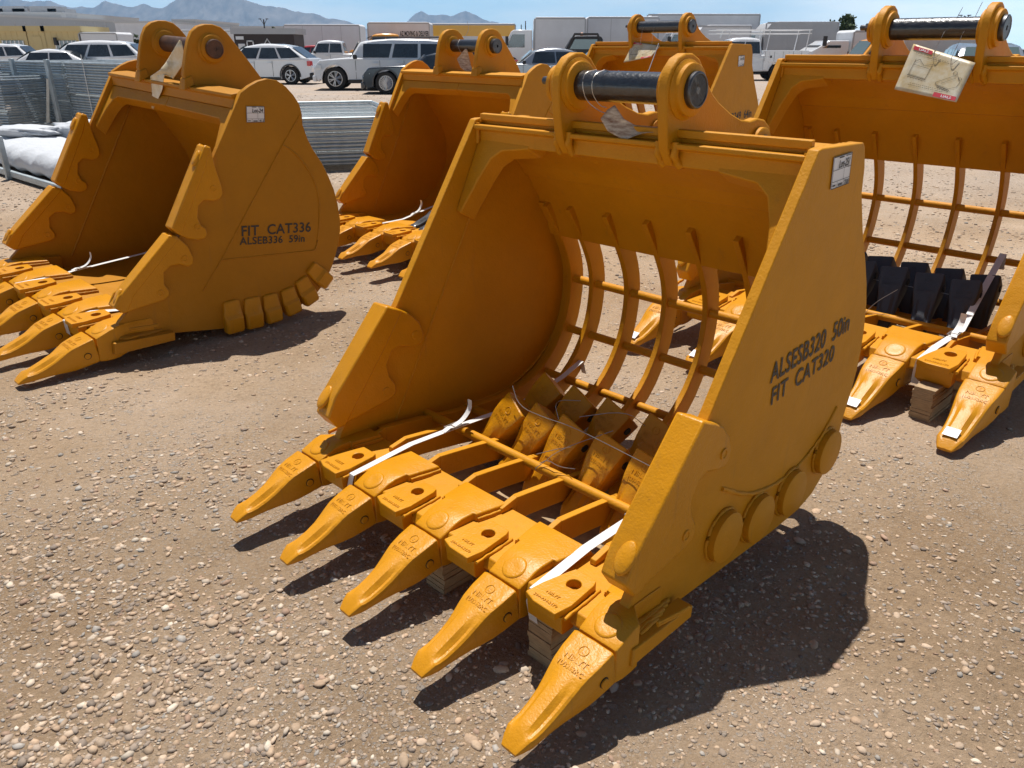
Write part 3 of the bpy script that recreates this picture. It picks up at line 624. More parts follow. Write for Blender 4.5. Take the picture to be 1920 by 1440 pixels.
    if words:
        for args in words: lettering(root, h, *args)
    if lot: sticker(root, h, *lot)
    return root
LPOSE = (-0.73059, 0.05242, -2.11974, 4.6030, .05)
left = solid_bucket(LPOSE, 1.5, ident, 1.0, lipmap((-.665, .182), R(-1), 1.22), 1.22, .350,
    'ochre yellow digging bucket on the left, stencilled FIT CAT336 ALSEB336 59in', 
    [((.115, .527), (.554, .482), 'FIT  CAT336', .055, .445, 'lettering'), ((.104, .482), (.509, .430), 'ALSEB336  59in', .040, .41, 'lettering')],
    [[(.223, 1.186), (.327, 1.181), (.217, 1.107)], 'Lot-24', 1, '413'], M['paint2'], M['cast'], ear_X=.245, pinmat='pinrust')
B2POSE = (R(-43.3), .006, -.388, 6.24, .05)
def Q2(y, z):
    a, b = rot2(((y+.598)*.941, (z-.291)*.941), R(2.8)); return (a-.72, b+.32)
mid = solid_bucket(B2POSE, 1.37, Q2, .94, lipmap((-.82, .206), R(-2), 1.13), 1.13, .338,
    'yellow digging bucket in the second row between the two foreground buckets, black pin, plain side', None, None, M['paint'], M['cast'], ear_X=.19)

def bucket_point(pose, p): 
    return (Matrix.Translation(pose[2:]) @ Matrix.Rotation(pose[0], 4, 'Z') @ Matrix.Rotation(pose[1], 4, 'Y')) @ Vector(p)

# ------------------------------------------------------------------ spare teeth
def spare(pose, back, axis, topn, matp, label, group, k=1.0, spin=0.0, cut=None):
    """back-face centre and axis in bucket coordinates"""
    o = make_tooth('spare_tooth', None, matp, k=k, hole=True)
    Bm = Matrix.Rotation(pose[0], 4, 'Z') @ Matrix.Rotation(pose[1], 4, 'Y')
    ay = -(Bm @ Vector(axis)).normalized(); z = (Bm @ Vector(topn)); z = (z-ay*z.dot(ay)).normalized(); x = ay.cross(z)
    mt = Matrix((x, ay, z)).transposed().to_4x4(); mt.translation = bucket_point(pose, back); o.matrix_world = mt
    tag(o, label, 'bucket tooth', group); return o
for (bc, tip, w) in (((-.229, -.095, .245), (-.375, -.24, .06), 'leftmost'), ((-.102, -.083, .248), (-.205, -.235, .055), 'second from left'), ((.02, -.080, .248), (-.055, -.262, .055), 'middle'), ((.183, -.086, .248), (.135, -.285, .055), 'second from right'), ((.335, -.092, .248), (.305, -.285, .065), 'rightmost')):
    spare(MAINPOSE, bc, [tip[i]-bc[i] for i in range(3)], (.12, -.7, .68), M['cast'], 'loose yellow tooth in the CAT320 bucket, front row, %s of five' % w, 'spare yellow teeth tied inside the foreground bucket')
for (bc, tip, w) in (((-.237, .095, .262), (-.36, -.08, .08), 'leftmost'), ((-.089, .090, .262), (-.19, -.09, .08), 'second from left'), ((.06, .097, .262), (-.02, -.09, .08), 'third from left'), ((.235, .105, .262), (.18, -.09, .08), 'rightmost')):
    spare(MAINPOSE, bc, [tip[i]-bc[i] for i in range(3)], (.12, -.7, .68), M['cast'], 'loose yellow tooth in the CAT320 bucket, shaded rear row, %s of four' % w, 'spare yellow teeth tied inside the foreground bucket')
for i, (X, w) in enumerate([(-.08, 'leftmost'), (.085, 'second from left'), (.260, 'third from left'), (.430, 'rightmost')]):
    spare(B4POSE, (X, .05, .34), (.055, -.24, -.20), (0, -.65, .75), M['blacktooth'], 'black spare tooth in the right skeleton bucket, front row, %s' % w, 'black spare teeth in the right bucket', k=1.12)
for i, (X, w) in enumerate([(-.22, 'leftmost'), (-.07, 'second from left'), (.11, 'third from left'), (.285, 'fourth from left'), (.455, 'rightmost')]):
    spare(B4POSE, (X, .26, .34), (.05, -.2, -.24), (0, -.75, .6), M['blacktooth'], 'black spare tooth in the right skeleton bucket, rear row, %s' % w, 'black spare teeth in the right bucket', k=1.12)
spare(LPOSE, (.20, -.06, .17), (-.25, -.22, -.035), (0, 0, 1), M['silver'], 'bright bare-steel tooth lying in the FIT CAT336 bucket, the farther one', 'bare steel teeth in the left bucket', k=.8)
spare(LPOSE, (.36, -.12, .16), (-.25, -.22, -.03), (0, 0, 1), M['silver'], 'bare-steel tooth in the FIT CAT336 bucket, nearer one, half hidden by side cutter', 'bare steel teeth in the left bucket', k=.8)
spare(B2POSE, (.12, -.32, .27), (-.10, -.27, -.06), (0, 0, 1), M['blacktooth'], 'black spare tooth with a shiny tip in the second-row digging bucket, left one', 'black teeth with silver tips', k=1.0)
spare(B2POSE, (.25, -.34, .27), (-.10, -.27, -.06), (0, 0, 1), M['blacktooth'], 'black spare tooth with a shiny tip in the second-row digging bucket, right one', 'black teeth with silver tips', k=1.0)
for o in list(C.objects):
    if o.get('group') == 'black teeth with silver tips':
        tp = tooth_mb(1.0); keep = MB(); 
        loops = [[(x*1.03, y, z*1.03) for x, y, z in tp.v[20*i:20*i+20]] for i in range(9, 13)]; keep.loft(loops); keep.build('shiny_tip', M['silver'], o, smooth=50)

# ------------------------------------------------------------------ straps, tags, wires, timber
def band(pts, w, side, t=.0015):
    """flat strap along pts; side = width direction"""
    mb = MB(); side = Vector(side).normalized(); vs = []; fs = []
    q = [Vector(p) for p in pts]
    for p in q: vs += [p-side*w/2, p+side*w/2]
    for i in range(len(q)-1): fs.append((2*i, 2*i+1, 2*i+3, 2*i+2))
    n = len(vs)
    for p in q: vs += [p-side*w/2-Vector((0, 0, t)), p+side*w/2-Vector((0, 0, t))]
    for i in range(len(q)-1): fs.append((n+2*i, n+2*i+2, n+2*i+3, n+2*i+1))
    for i in range(len(q)-1): fs += [(2*i, 2*i+2, n+2*i+2, n+2*i), (2*i+1, n+2*i+1, n+2*i+3, 2*i+3)]
    return mb.add(vs, fs)
def strap(pose, pts, w, buckle, label, tails=True, side=(1, 0, 0)):
    root = empty('tie_down_strap', label=label, cat='strap'); place(root, *pose)
    band(resample(pts, .05), w, side).build('webbing', M['strap'], root, smooth=40)
    i, f = buckle; a, b = Vector(pts[i]), Vector(pts[i+1]); c = a.lerp(b, f); d = (b-a).normalized(); n = Vector(side).cross(d).normalized()
    if n.z < 0: n = -n
    bk = MB(); sd = Vector(side)
    for sgn in (-1, 1): bk.tube([c+sd*sgn*(w*.62)-d*.028+n*.006, c+sd*sgn*(w*.62)+d*.028+n*.008], .0028, n=6)
    for dd in (-.028, -.004, .02, .028): bk.tube([c-sd*w*.62+d*dd+n*.008, c+sd*w*.62+d*dd+n*.008], .0028, n=6)
    bk.build('buckle', M['wire'], root, smooth=50)
    if tails:
        tl = [c+n*.008+d*.0, c+n*.016+d*.04, c+n*.05+d*.075-sd*.0, c+n*.085+d*.075]
        band(smoothpoly([tuple(p) for p in tl], 2), w*.85, side).build('loose_end', M['strap'], root, smooth=60)
        tl = [c+n*.006, c+n*.016-d*.03+sd*.012, c+n*.012-d*.06+sd*.02]
        band([tuple(p) for p in tl], w*.8, side).build('loose_end', M['strap'], root, smooth=60)
    return root
strap(MAINPOSE, [(.418, -.66, .02), (.413, -.713, .06), (.410, -.722, .12), (.412, -.712, .156), (.405, -.50, .176), (.392, -.232, .165), (.400, -.05, .12), (.41, .10, .05)], .030, (5, .10) and (4, .86), 'wide white strap over the lip of the CAT320 bucket beside its right side plate')
strap(MAINPOSE, [(-.392, -.66, .02), (-.392, -.713, .06), (-.392, -.722, .12), (-.390, -.712, .160), (-.380, -.48, .188), (-.368, -.24, .188), (-.36, .02, .18), (-.40, .30, .195), (-.42, .44, .22), (-.42, .46, .16)], .024, (4, .75), 'white strap on the far side of the CAT320 bucket, running back to the cross tubes')
strap(B4POSE, [(.510, -.60, .04), (.512, -.695, .07), (.512, -.700, .13), (.514, -.692, .182), (.520, -.55, .205), (.530, -.26, .215), (.50, .02, .31), (.46, .42, .45), (.455, .46, .36)], .032, (4, .70), 'white strap across the right skeleton bucket in front of the black teeth')
strap(LPOSE, [(.45, -.66, .02), (.45, -.73, .10), (.45, -.735, .17), (.46, -.60, .19), (.50, -.30, .16)], .05, (3, .5), 'short wide white strap over the lip of the FIT CAT336 bucket beside the nearest tooth', tails=False)
strap(LPOSE, [(-.26, -.72, .19), (-.27, -.52, .19), (-.30, -.25, .20), (-.36, .05, .20), (-.42, .35, .22)], .026, (1, .6), 'long thin white strap stretched into the FIT CAT336 bucket')
strap(B2POSE, [(-.20, -.78, .20), (-.21, -.45, .20), (-.20, -.20, .25), (-.2, .2, .32)], .026, (1, .5), 'white strap stretched into the second-row digging bucket')

def wire_tie(pose, lines, label, r=.0013):
    root = MB()
    for l in lines: root.tube(smoothpoly([tuple(p) for p in l], 2), r, n=5)
    o = root.build('wire_tie', M['wire'], None, smooth=60); place(o, *pose); tag(o, label, 'wire'); return o
wire_tie(MAINPOSE, [[(-.24, -.14, .34), (-.19, -.16, .285), (-.06, -.17, .29), (.05, -.17, .30), (.21, -.17, .29), (.37, -.18, .285)], [(.03, -.10, .30), (.17, -.04, .35), (.22, .0, .30)], [(-.02, -.25, .20), (.03, -.20, .22), (.10, -.22, .26)], [(.005, -.26, .18), (.03, -.25, .20), (.07, -.24, .185), (.12, -.22, .19)], [(-.01, -.235, .125), (-.02, -.262, .15), (.0, -.24, .17), (.06, -.23, .24), (.17, -.10, .30)],
    [(-.06, -.10, .26), (-.12, -.06, .30), (-.05, .0, .30)]], 'thin steel wire threaded through the spare yellow teeth of the CAT320 bucket')
wire_tie(B4POSE, [[(-.08, .0, .30), (.085, .0, .30), (.26, .0, .30), (.45, .0, .30)], [(.08, -.30, .17), (.10, -.22, .24), (.16, -.10, .30)], [(.10, -.27, .19), (.14, -.24, .20), (.18, -.20, .19)]], 'thin steel wire around the black spare teeth in the right bucket')

def timber(pose, x0, x1, y0, y1, z0, z1, label, layers=1):
    g = MB(); dz = (z1-z0)/layers
    for i in range(layers):
        e = random.uniform(-.004, .004); f = random.uniform(-.003, .003); g.box(x0+e, x1+e, y0+f, y1+f, z0+i*dz+.0004, z0+(i+1)*dz-.0004)
    o = g.build('timber_block', M['wood'], None, smooth=0); place(o, *pose); tag(o, label, 'wood block', 'timber under the buckets'); return o
timber(MAINPOSE, .395, .475, -.71, -.40, -.064, .082, 'short stack of plywood strips under the lip of the CAT320 bucket beside the nearest tooth', 9)
timber(MAINPOSE, -.03, .05, -.71, -.42, -.064, .082, 'short stack of plywood strips under the middle tooth of the CAT320 bucket', 9)
for i, (yy, w) in enumerate([(-.46, 'front'), (-.28, 'middle'), (-.05, 'rear')]):
    timber(MAINPOSE, -.55, .5, yy, yy+.13, -.062, -.025, 'flat pallet plank below the ribs of the CAT320 bucket, %s one' % w)
timber(B4POSE, .545, .63, -.80, -.55, -.049, .10, 'short stack of plywood strips under the lip of the right bucket', 9)
timber(B4POSE, .40, .74, -.35, -.20, -.045, .0, 'flat pallet plank below the ribs of the right bucket')
timber(LPOSE, -.2, .2, -.55, -.1, -.04, .03, 'timber under the shell of the FIT CAT336 bucket')

def tag_sheet(pose, grid, label, matn, printing=None, wires=()):
    """grid: rows of bucket-space points"""
    root = empty('hanging_tag', label=label, cat='tag'); place(root, *pose)
    nu, nv = len(grid), len(grid[0]); mb = MB()
    U, V = 12, 12; pts = []
    for i in range(U+1):
        for j in range(V+1):
            fu, fv = i/U*(nu-1), j/V*(nv-1); a, b = min(int(fu), nu-2), min(int(fv), nv-2); u, v = fu-a, fv-b
            u = u*u*(3-2*u) if nu > 2 else u
            P = Vector(grid[a][b])*(1-u)*(1-v)+Vector(grid[a+1][b])*u*(1-v)+Vector(grid[a][b+1])*(1-u)*v+Vector(grid[a+1][b+1])*u*v
            pts.append(P)
    mb.add(pts, [(i*(V+1)+j, (i+1)*(V+1)+j, (i+1)*(V+1)+j+1, i*(V+1)+j+1) for i in range(U) for j in range(V)])
    so = mb.build('sheet', M[matn], root, smooth=60); sd = so.modifiers.new('s', 'SOLIDIFY'); sd.thickness = .0015
    for w in wires:
        MB().tube(smoothpoly(w, 2), .0014, n=5).build('wire', M['wire'], root, smooth=60)
    return root, pts, U, V
def tag_print(root, grid, items):
    nred = 0
    """flat sheet with 4 corners: print in (u,v) coordinates, u right, v down"""
    A, B, D = Vector(grid[0][0]), Vector(grid[0][1]), Vector(grid[1][0]); E = Vector(grid[1][1]); n = (B-A).cross(D-A).normalized()
    if n.y > 0: n = -n
    def P(u, v): return tuple(A*(1-u)*(1-v)+B*u*(1-v)+D*(1-u)*v+E*u*v+n*.002)
    r = MB(); k = MB(); wmb = MB()
    for it in items:
        if it[0] == 'rect': _, u0, v0, u1, v1 = it; MB().add([P(u0, v0), P(u1, v0), P(u1, v1), P(u0, v1)], [(0, 1, 2, 3)]).build('red_band', M['red'], root, smooth=0)
        if it[0] == 'line':
            _, w, pl = it
            for (a, b) in zip(pl, pl[1:]):
                d = Vector((b[0]-a[0], b[1]-a[1])); 
                if d.length < 1e-6: continue
                d.normalize(); q = Vector((-d.y, d.x))*w/2
                k.add([P(a[0]+q.x, a[1]+q.y), P(b[0]+q.x, b[1]+q.y), P(b[0]-q.x, b[1]-q.y), P(a[0]-q.x, a[1]-q.y)], [(0, 1, 2, 3)])
        if it[0] == 'text':
            _, u, v, sz, t, W_ = it; tm = text_mb(t, 1, .02, 0, res=1); mx = max(p[0] for p in tm.v)
            wmb.add([tuple(Vector(P(u+x/mx*W_, v-y*sz))+n*.001) for x, y, z in tm.v], tm.f)
    if r.f: r.build('red_band', M['red'], root, smooth=0)
    if k.f: k.build('line_drawing', M['inkfade'], root, smooth=0)
    if wmb.f: wmb.build('printed_word', M['paper'], root, smooth=0)
def drawings():
    L = [('rect', .03, .03, .34, .11), ('rect', .62, .88, .97, .98), ('text', .12, .095, .07, 'LIALS', .16), ('text', .74, .96, .08, 'LIALS', .16)]
    w = .006
    L += [('line', w, [(.14, .28), (.12, .62), (.40, .64), (.42, .30), (.30, .38), (.20, .27), (.14, .34)]), ('line', w*2.2, [(.10, .64), (.41, .66)]), ('line', w, [(.14, .40), (.42, .42)])]
    L += [('line', w, [(.58, .70), (.80, .74), (.90, .66), (.92, .52), (.86, .42), (.82, .40), (.58, .66), (.58, .70)]), ('line', w, [(.66, .66), (.84, .46)]), ('line', w*2, [(.60, .72), (.82, .77)])]
    L += [('line', w, [(.80+.03*cos(t), .36+.04*sin(t)) for t in np.linspace(0, 6.28, 10)]), ('line', w, [(.90+.025*cos(t), .46+.03*sin(t)) for t in np.linspace(0, 6.28, 10)])]
    for i in range(5): L.append(('line', w, [(.64+.04*i+.014*cos(t), .755+.008*i+.018*sin(t)) for t in np.linspace(0, 6.28, 8)]))
    for i in range(6): L.append(('line', .0035, [(.12+.045*i, .665), (.13+.045*i, .70), (.15+.045*i, .665)]))
    for v, u0, u1 in ((.16, .1, .62), (.19, .3, .7), (.80, .2, .85), (.84, .18, .72)):
        u = u0
        while u < u1: L.append(('line', .008, [(u, v+random.uniform(-.003, .003)), (u+.02, v)])); u += random.uniform(.026, .04)
    return L
# right bucket big tag in front of its pin (plane y about .10)
g = [[(-.065, .10, 1.443), (.237, .07, 1.362)], [(-.082, .01, 1.239), (.221, -.02, 1.194)]]
root, *_ = tag_sheet(B4POSE, g, 'weathered spec sheet hung flat on the black pin of the right bucket', 'tagpaper',
    wires=[[(.07, .17, 1.526), (.06, .115, 1.50), (.05, .105, 1.45), (.04, .085, 1.41), (.055, .06, 1.375), (.075, .075, 1.40)], [(.15, .17, 1.526), (.145, .115, 1.50), (.135, .105, 1.44), (.125, .08, 1.385), (.14, .05, 1.35), (.165, .07, 1.38)], [(.08, .15, 1.525), (.10, .17, 1.60)], [(.16, .15, 1.525), (.18, .17, 1.62)]])
tag_print(root, g, drawings())
# main bucket: crumpled muddy tag
tag_sheet(MAINPOSE, [[(-.055, .045, 1.212), (-.035, .05, 1.238), (-.012, .055, 1.252)], [(-.018, .035, 1.180), (.005, .05, 1.205), (.028, .052, 1.215)], [(.04, .04, 1.158), (.065, .055, 1.180), (.085, .07, 1.190)], [(.10, .05, 1.184), (.13, .06, 1.186), (.155, .09, 1.188)]],
    'crumpled muddy tag wired to the black pin of the CAT320 bucket', 'tagdirty',
    wires=[[(-.09, .06, 1.347), (-.10, .015, 1.34), (-.10, .008, 1.30), (-.09, .02, 1.26), (-.05, .03, 1.235), (-.03, .035, 1.23)], [(-.06, .06, 1.347), (-.065, .015, 1.335), (-.065, .008, 1.29), (-.05, .03, 1.25), (-.03, .04, 1.245)], [(-.06, .06, 1.347), (-.055, .10, 1.34), (-.055, .11, 1.30), (-.045, .08, 1.26)], [(-.04, .10, 1.345), (-.02, .20, 1.30), (-.08, .35, 1.42)]])
tag_sheet(LPOSE, [[(.185, .20, 1.470), (.205, .20, 1.462)], [(-.008, .20, 1.343), (.19, .22, 1.37)], [(.0, .16, 1.31), (.055, .20, 1.264)], [(-.156, .17, 1.262), (.02, .17, 1.285)], [(-.185, .18, 1.17), (-.03, .17, 1.20)], [(-.222, .18, 1.085), (-.20, .18, 1.08)]],
    'twisted tag, stained brown and white, hanging from the pin of the FIT CAT336 bucket', 'tagpaper', wires=[[(.02, .28, 1.40), (.04, .27, 1.45), (.05, .28, 1.48)]])
tag_sheet(B2POSE, [[(-.005, .05, 1.415), (.015, .05, 1.415)], [(-.085, .04, 1.344), (.03, .06, 1.35)], [(-.035, .03, 1.285), (.045, .06, 1.30)], [(.03, .04, 1.250), (.08, .05, 1.262)]],
    'curled muddy tag hanging from the pin of the second-row digging bucket', 'tagdirty', wires=[[(-.06, .05, 1.48), (-.05, .01, 1.44), (-.02, .03, 1.38)], [(.0, .05, 1.50), (-.01, .10, 1.55), (-.03, .10, 1.60)]])
g = [[(-.276, .05, 1.48), (.043, .05, 1.442)], [(-.308, -.05, 1.294), (.014, -.05, 1.345)]]
root, *_ = tag_sheet(B3POSE, g, 'pale spec sheet hanging from the black pin of the ALSESB349 bucket', 'tagpaper', wires=[[(-.16, .10, 1.665), (-.17, .035, 1.60), (-.19, .04, 1.40)], [(-.04, .10, 1.665), (-.04, .035, 1.60), (-.05, .04, 1.42)]])
tag_print(root, g, drawings()[:12])
# ================================================================== ground
def vnoise(x, y, seed=0):
    xi = np.floor(x).astype(np.int64); yi = np.floor(y).astype(np.int64); fx = x-xi; fy = y-yi
    fx = fx*fx*(3-2*fx); fy = fy*fy*(3-2*fy)
    def h(a, b):
        n = (a*374761393+b*668265263+seed*1442695041) & 0xffffffff; n = ((n ^ (n >> 13))*1274126177) & 0xffffffff
        return ((n ^ (n >> 16)) & 0xffff)/65535.0
    return (h(xi, yi)*(1-fx)+h(xi+1, yi)*fx)*(1-fy)+(h(xi, yi+1)*(1-fx)+h(xi+1, yi+1)*fx)*fy
def fbm(x, y, o=4, seed=0, g=.5):
    s = 0; a = 1; t = 0
    for k in range(o): s = s+a*vnoise(x*2**k, y*2**k, seed+k); t += a; a *= g
    return s/t
def hgt(x, y):
    d = np.sqrt(x*x+y*y); f = np.clip(1-(d-5)/9, 0, 1)
    return (-.003+(fbm(x*1.3, y*1.3, 3, 1)-.5)*.026+(fbm(x*9, y*9, 4, 9)-.5)*.020)*f
def graded(lo, hi, c0, c1, fine, grow):
    v = list(np.arange(c0, c1, fine)); s = fine; p = v[-1]
    while p < hi: s *= grow; p += s; v.append(p)
    s = fine; p = v[0]
    while p > lo: s *= grow; p -= s; v.insert(0, p)
    return np.array(v)
gx = graded(-9000, 9000, -2.4, 2.6, .022, 1.11); gy = graded(-60, 14000, .55, 4.2, .022, 1.09)
X, Y = np.meshgrid(gx, gy); Z = hgt(X, Y)
vs = np.stack([X, Y, Z], -1).reshape(-1, 3); ny, nx = X.shape
idx = np.arange(nx*ny).reshape(ny, nx)
fs = np.stack([idx[:-1, :-1], idx[:-1, 1:], idx[1:, 1:], idx[1:, :-1]], -1).reshape(-1, 4)
def np_mesh(name, vs, fs, mats, smooth=True, cols=None):
    me = bpy.data.meshes.new(name); k = fs.shape[1]
    me.vertices.add(len(vs)); me.vertices.foreach_set('co', vs.astype(np.float32).ravel())
    me.loops.add(fs.size); me.loops.foreach_set('vertex_index', fs.astype(np.int32).ravel())
    me.polygons.add(len(fs)); me.polygons.foreach_set('loop_start', np.arange(0, fs.size, k, dtype=np.int32)); me.polygons.foreach_set('loop_total', np.full(len(fs), k, dtype=np.int32))
    if smooth: me.polygons.foreach_set('use_smooth', np.ones(len(fs), bool))
    me.update(calc_edges=True)
    if cols is not None:
        a = me.color_attributes.new('col', 'FLOAT_COLOR', 'POINT'); a.data.foreach_set('color', cols.astype(np.float32).ravel())
    for m in mats: me.materials.append(m)
    o = bpy.data.objects.new(name, me); C.objects.link(o); return o
def ground_mat():
    m = bpy.data.materials.new('dirt'); m.use_nodes = True; nt = m.node_tree; n = nt.nodes; L = nt.links; b = n['Principled BSDF']; b.inputs['Roughness'].default_value = .95; b.inputs['Specular IOR Level'].default_value = .15
    t = n.new('ShaderNodeTexCoord'); P = t.outputs['Object']
    def noise(sc, det=6, ro=.6):
        a = n.new('ShaderNodeTexNoise'); a.inputs['Scale'].default_value = sc; a.inputs['Detail'].default_value = det; a.inputs['Roughness'].default_value = ro; L.new(P, a.inputs['Vector']); return a.outputs['Fac']
    def ramp(f, *st):
        r = n.new('ShaderNodeValToRGB'); e = r.color_ramp.elements
        while len(e) < len(st): e.new(.5)
        for k, (p, c) in enumerate(st): e[k].position = p; e[k].color = (*c, 1)
        L.new(f, r.inputs[0]); return r.outputs[0]
    def mix(f, a, c, mode='MIX'):
        x = n.new('ShaderNodeMixRGB'); x.blend_type = mode
        if isinstance(f, float): x.inputs[0].default_value = f
        else: L.new(f, x.inputs[0])
        for k, v in ((1, a), (2, c)):
            if isinstance(v, tuple): x.inputs[k].default_value = (*v, 1)
            else: L.new(v, x.inputs[k])
        return x.outputs[0]
    big = ramp(noise(.8, 6), (.33, (.37, .255, .155)), (.5, (.47, .345, .230)), (.68, (.56, .43, .315)))
    # gravelly patches between smooth compacted ones
    vm0 = n.new('ShaderNodeMapping'); vm0.inputs['Rotation'].default_value = (0, 0, .5); vm0.inputs['Scale'].default_value = (1.0, .35, 1); L.new(P, vm0.inputs['Vector'])
    pn = n.new('ShaderNodeTexNoise'); pn.inputs['Scale'].default_value = 1.5; pn.inputs['Detail'].default_value = 7; pn.inputs['Roughness'].default_value = .62; L.new(vm0.outputs[0], pn.inputs['Vector'])
    patch = ramp(pn.outputs['Fac'], (.42, (.10, .10, .10)), (.58, (1, 1, 1)))
    fine = ramp(noise(75, 10, .9), (.34, (.40, .38, .36)), (.46, (.92, .91, .90)), (.60, (1.18, 1.18, 1.18)), (.70, (1.5, 1.5, 1.5)))  # dark tones: darker dirt plus crevice shade put into the colour; soft likewise
    soft = ramp(noise(48, 9, .85), (.34, (.62, .60, .58)), (.48, (.98, .97, .96)), (.64, (1.22, 1.22, 1.22)))
    fmix = mix(patch, soft, fine)
    col = mix(1.0, big, fmix, 'MULTIPLY')
    hs = []
    for sc, thr, amt in ((55, .33, .55), (130, .36, .65), (24, .20, .6)):
        v = n.new('ShaderNodeTexVoronoi'); v.inputs['Scale'].default_value = sc; v.inputs['Randomness'].default_value = 1
        wv = n.new('ShaderNodeTexNoise'); wv.inputs['Scale'].default_value = sc*.8; L.new(P, wv.inputs['Vector'])
        vm = n.new('ShaderNodeVectorMath'); vm.operation = 'MULTIPLY_ADD'; vm.inputs[1].default_value = (1.0/sc,)*3; L.new(wv.outputs['Color'], vm.inputs[0]); L.new(P, vm.inputs[2]); L.new(vm.outputs[0], v.inputs['Vector'])
        msk = ramp(v.outputs['Distance'], (thr, (1, 1, 1)), (thr+.08, (0, 0, 0)))
        sel = ramp(v.outputs['Color'], (.46, (0, 0, 0)), (.52, (amt,)*3))
        f = n.new('ShaderNodeMath'); f.operation = 'MULTIPLY'; L.new(msk, f.inputs[0]); L.new(sel, f.inputs[1])
        f2 = n.new('ShaderNodeMath'); f2.operation = 'MULTIPLY'; L.new(f.outputs[0], f2.inputs[0]); L.new(patch, f2.inputs[1])
        pc = n.new('ShaderNodeSeparateColor'); L.new(v.outputs['Color'], pc.inputs[0])
        colp = ramp(pc.outputs['Green'], (.0, (.20, .165, .14)), (.35, (.38, .30, .23)), (.6, (.52, .42, .33)), (.85, (.62, .54, .46)), (1., (.38, .38, .37)))
        col = mix(f2.outputs[0], col, colp); hs.append(f2.outputs[0])
    far = ramp(noise(.09, 4, .6), (.38, (.8, .8, .8)), (.62, (1.12, 1.08, 1.04)))
    col = mix(1.0, col, far, 'MULTIPLY')
    # away from the buckets the yard is covered in greyer crushed gravel
    sp = n.new('ShaderNodeSeparateXYZ'); L.new(P, sp.inputs[0])
    mr = n.new('ShaderNodeMapRange'); mr.inputs['From Min'].default_value = 5.5; mr.inputs['From Max'].default_value = 13; L.new(sp.outputs['Y'], mr.inputs['Value'])
    gcol = ramp(noise(26, 9, .85), (.28, (.12, .10, .09)), (.48, (.36, .30, .255)), (.70, (.66, .58, .50)))
    gm = n.new('ShaderNodeMath'); gm.operation = 'MULTIPLY'; L.new(mr.outputs[0], gm.inputs[0]); L.new(ramp(noise(.5, 5), (.30, (.45, .45, .45)), (.55, (1, 1, 1))), gm.inputs[1])
    col = mix(gm.outputs[0], col, gcol)
    L.new(col, b.inputs['Base Color'])
    h = noise(70, 8, .75); ha = n.new('ShaderNodeMath'); ha.operation = 'MULTIPLY_ADD'; ha.inputs[1].default_value = .5; L.new(hs[0], ha.inputs[0]); L.new(h, ha.inputs[2])
    hb = n.new('ShaderNodeMath'); hb.operation = 'MULTIPLY_ADD'; hb.inputs[1].default_value = .9; L.new(hs[2], hb.inputs[0]); L.new(ha.outputs[0], hb.inputs[2])
    bp = n.new('ShaderNodeBump'); bp.inputs['Strength'].default_value = 1.0; bp.inputs['Distance'].default_value = .016; L.new(hb.outputs[0], bp.inputs['Height']); L.new(bp.outputs[0], b.inputs['Normal'])
    return m
go = np_mesh('ground', vs, fs, [ground_mat()]); go['kind'] = 'structure'

# loose stones, one object of countless pebbles
def stone_mat():
    m = bpy.data.materials.new('stone'); m.use_nodes = True; nt = m.node_tree; b = nt.nodes['Principled BSDF']; b.inputs['Roughness'].default_value = .85; b.inputs['Specular IOR Level'].default_value = .25
    a = nt.nodes.new('ShaderNodeVertexColor'); a.layer_name = 'col'
    t = nt.nodes.new('ShaderNodeTexCoord'); z = nt.nodes.new('ShaderNodeTexNoise'); z.inputs['Scale'].default_value = 150; z.inputs['Detail'].default_value = 4; nt.links.new(t.outputs['Object'], z.inputs['Vector'])
    mr = nt.nodes.new('ShaderNodeMapRange'); mr.inputs['To Min'].default_value = .72; mr.inputs['To Max'].default_value = 1.25; nt.links.new(z.outputs['Fac'], mr.inputs['Value'])
    mx = nt.nodes.new('ShaderNodeMixRGB'); mx.blend_type = 'MULTIPLY'; mx.inputs[0].default_value = 1; nt.links.new(a.outputs[0], mx.inputs[1]); nt.links.new(mr.outputs[0], mx.inputs[2]); nt.links.new(mx.outputs[0], b.inputs['Base Color'])
    bp = nt.nodes.new('ShaderNodeBump'); bp.inputs['Strength'].default_value = .3; bp.inputs['Distance'].default_value = .002; nt.links.new(z.outputs['Fac'], bp.inputs['Height']); nt.links.new(bp.outputs[0], b.inputs['Normal'])
    return m
def ico(sub):
    bm = bmesh.new(); bmesh.ops.create_icosphere(bm, subdivisions=sub, radius=1); v = np.array([list(a.co) for a in bm.verts]); f = np.array([[a.index for a in p.verts] for p in bm.faces]); bm.free(); return v, f
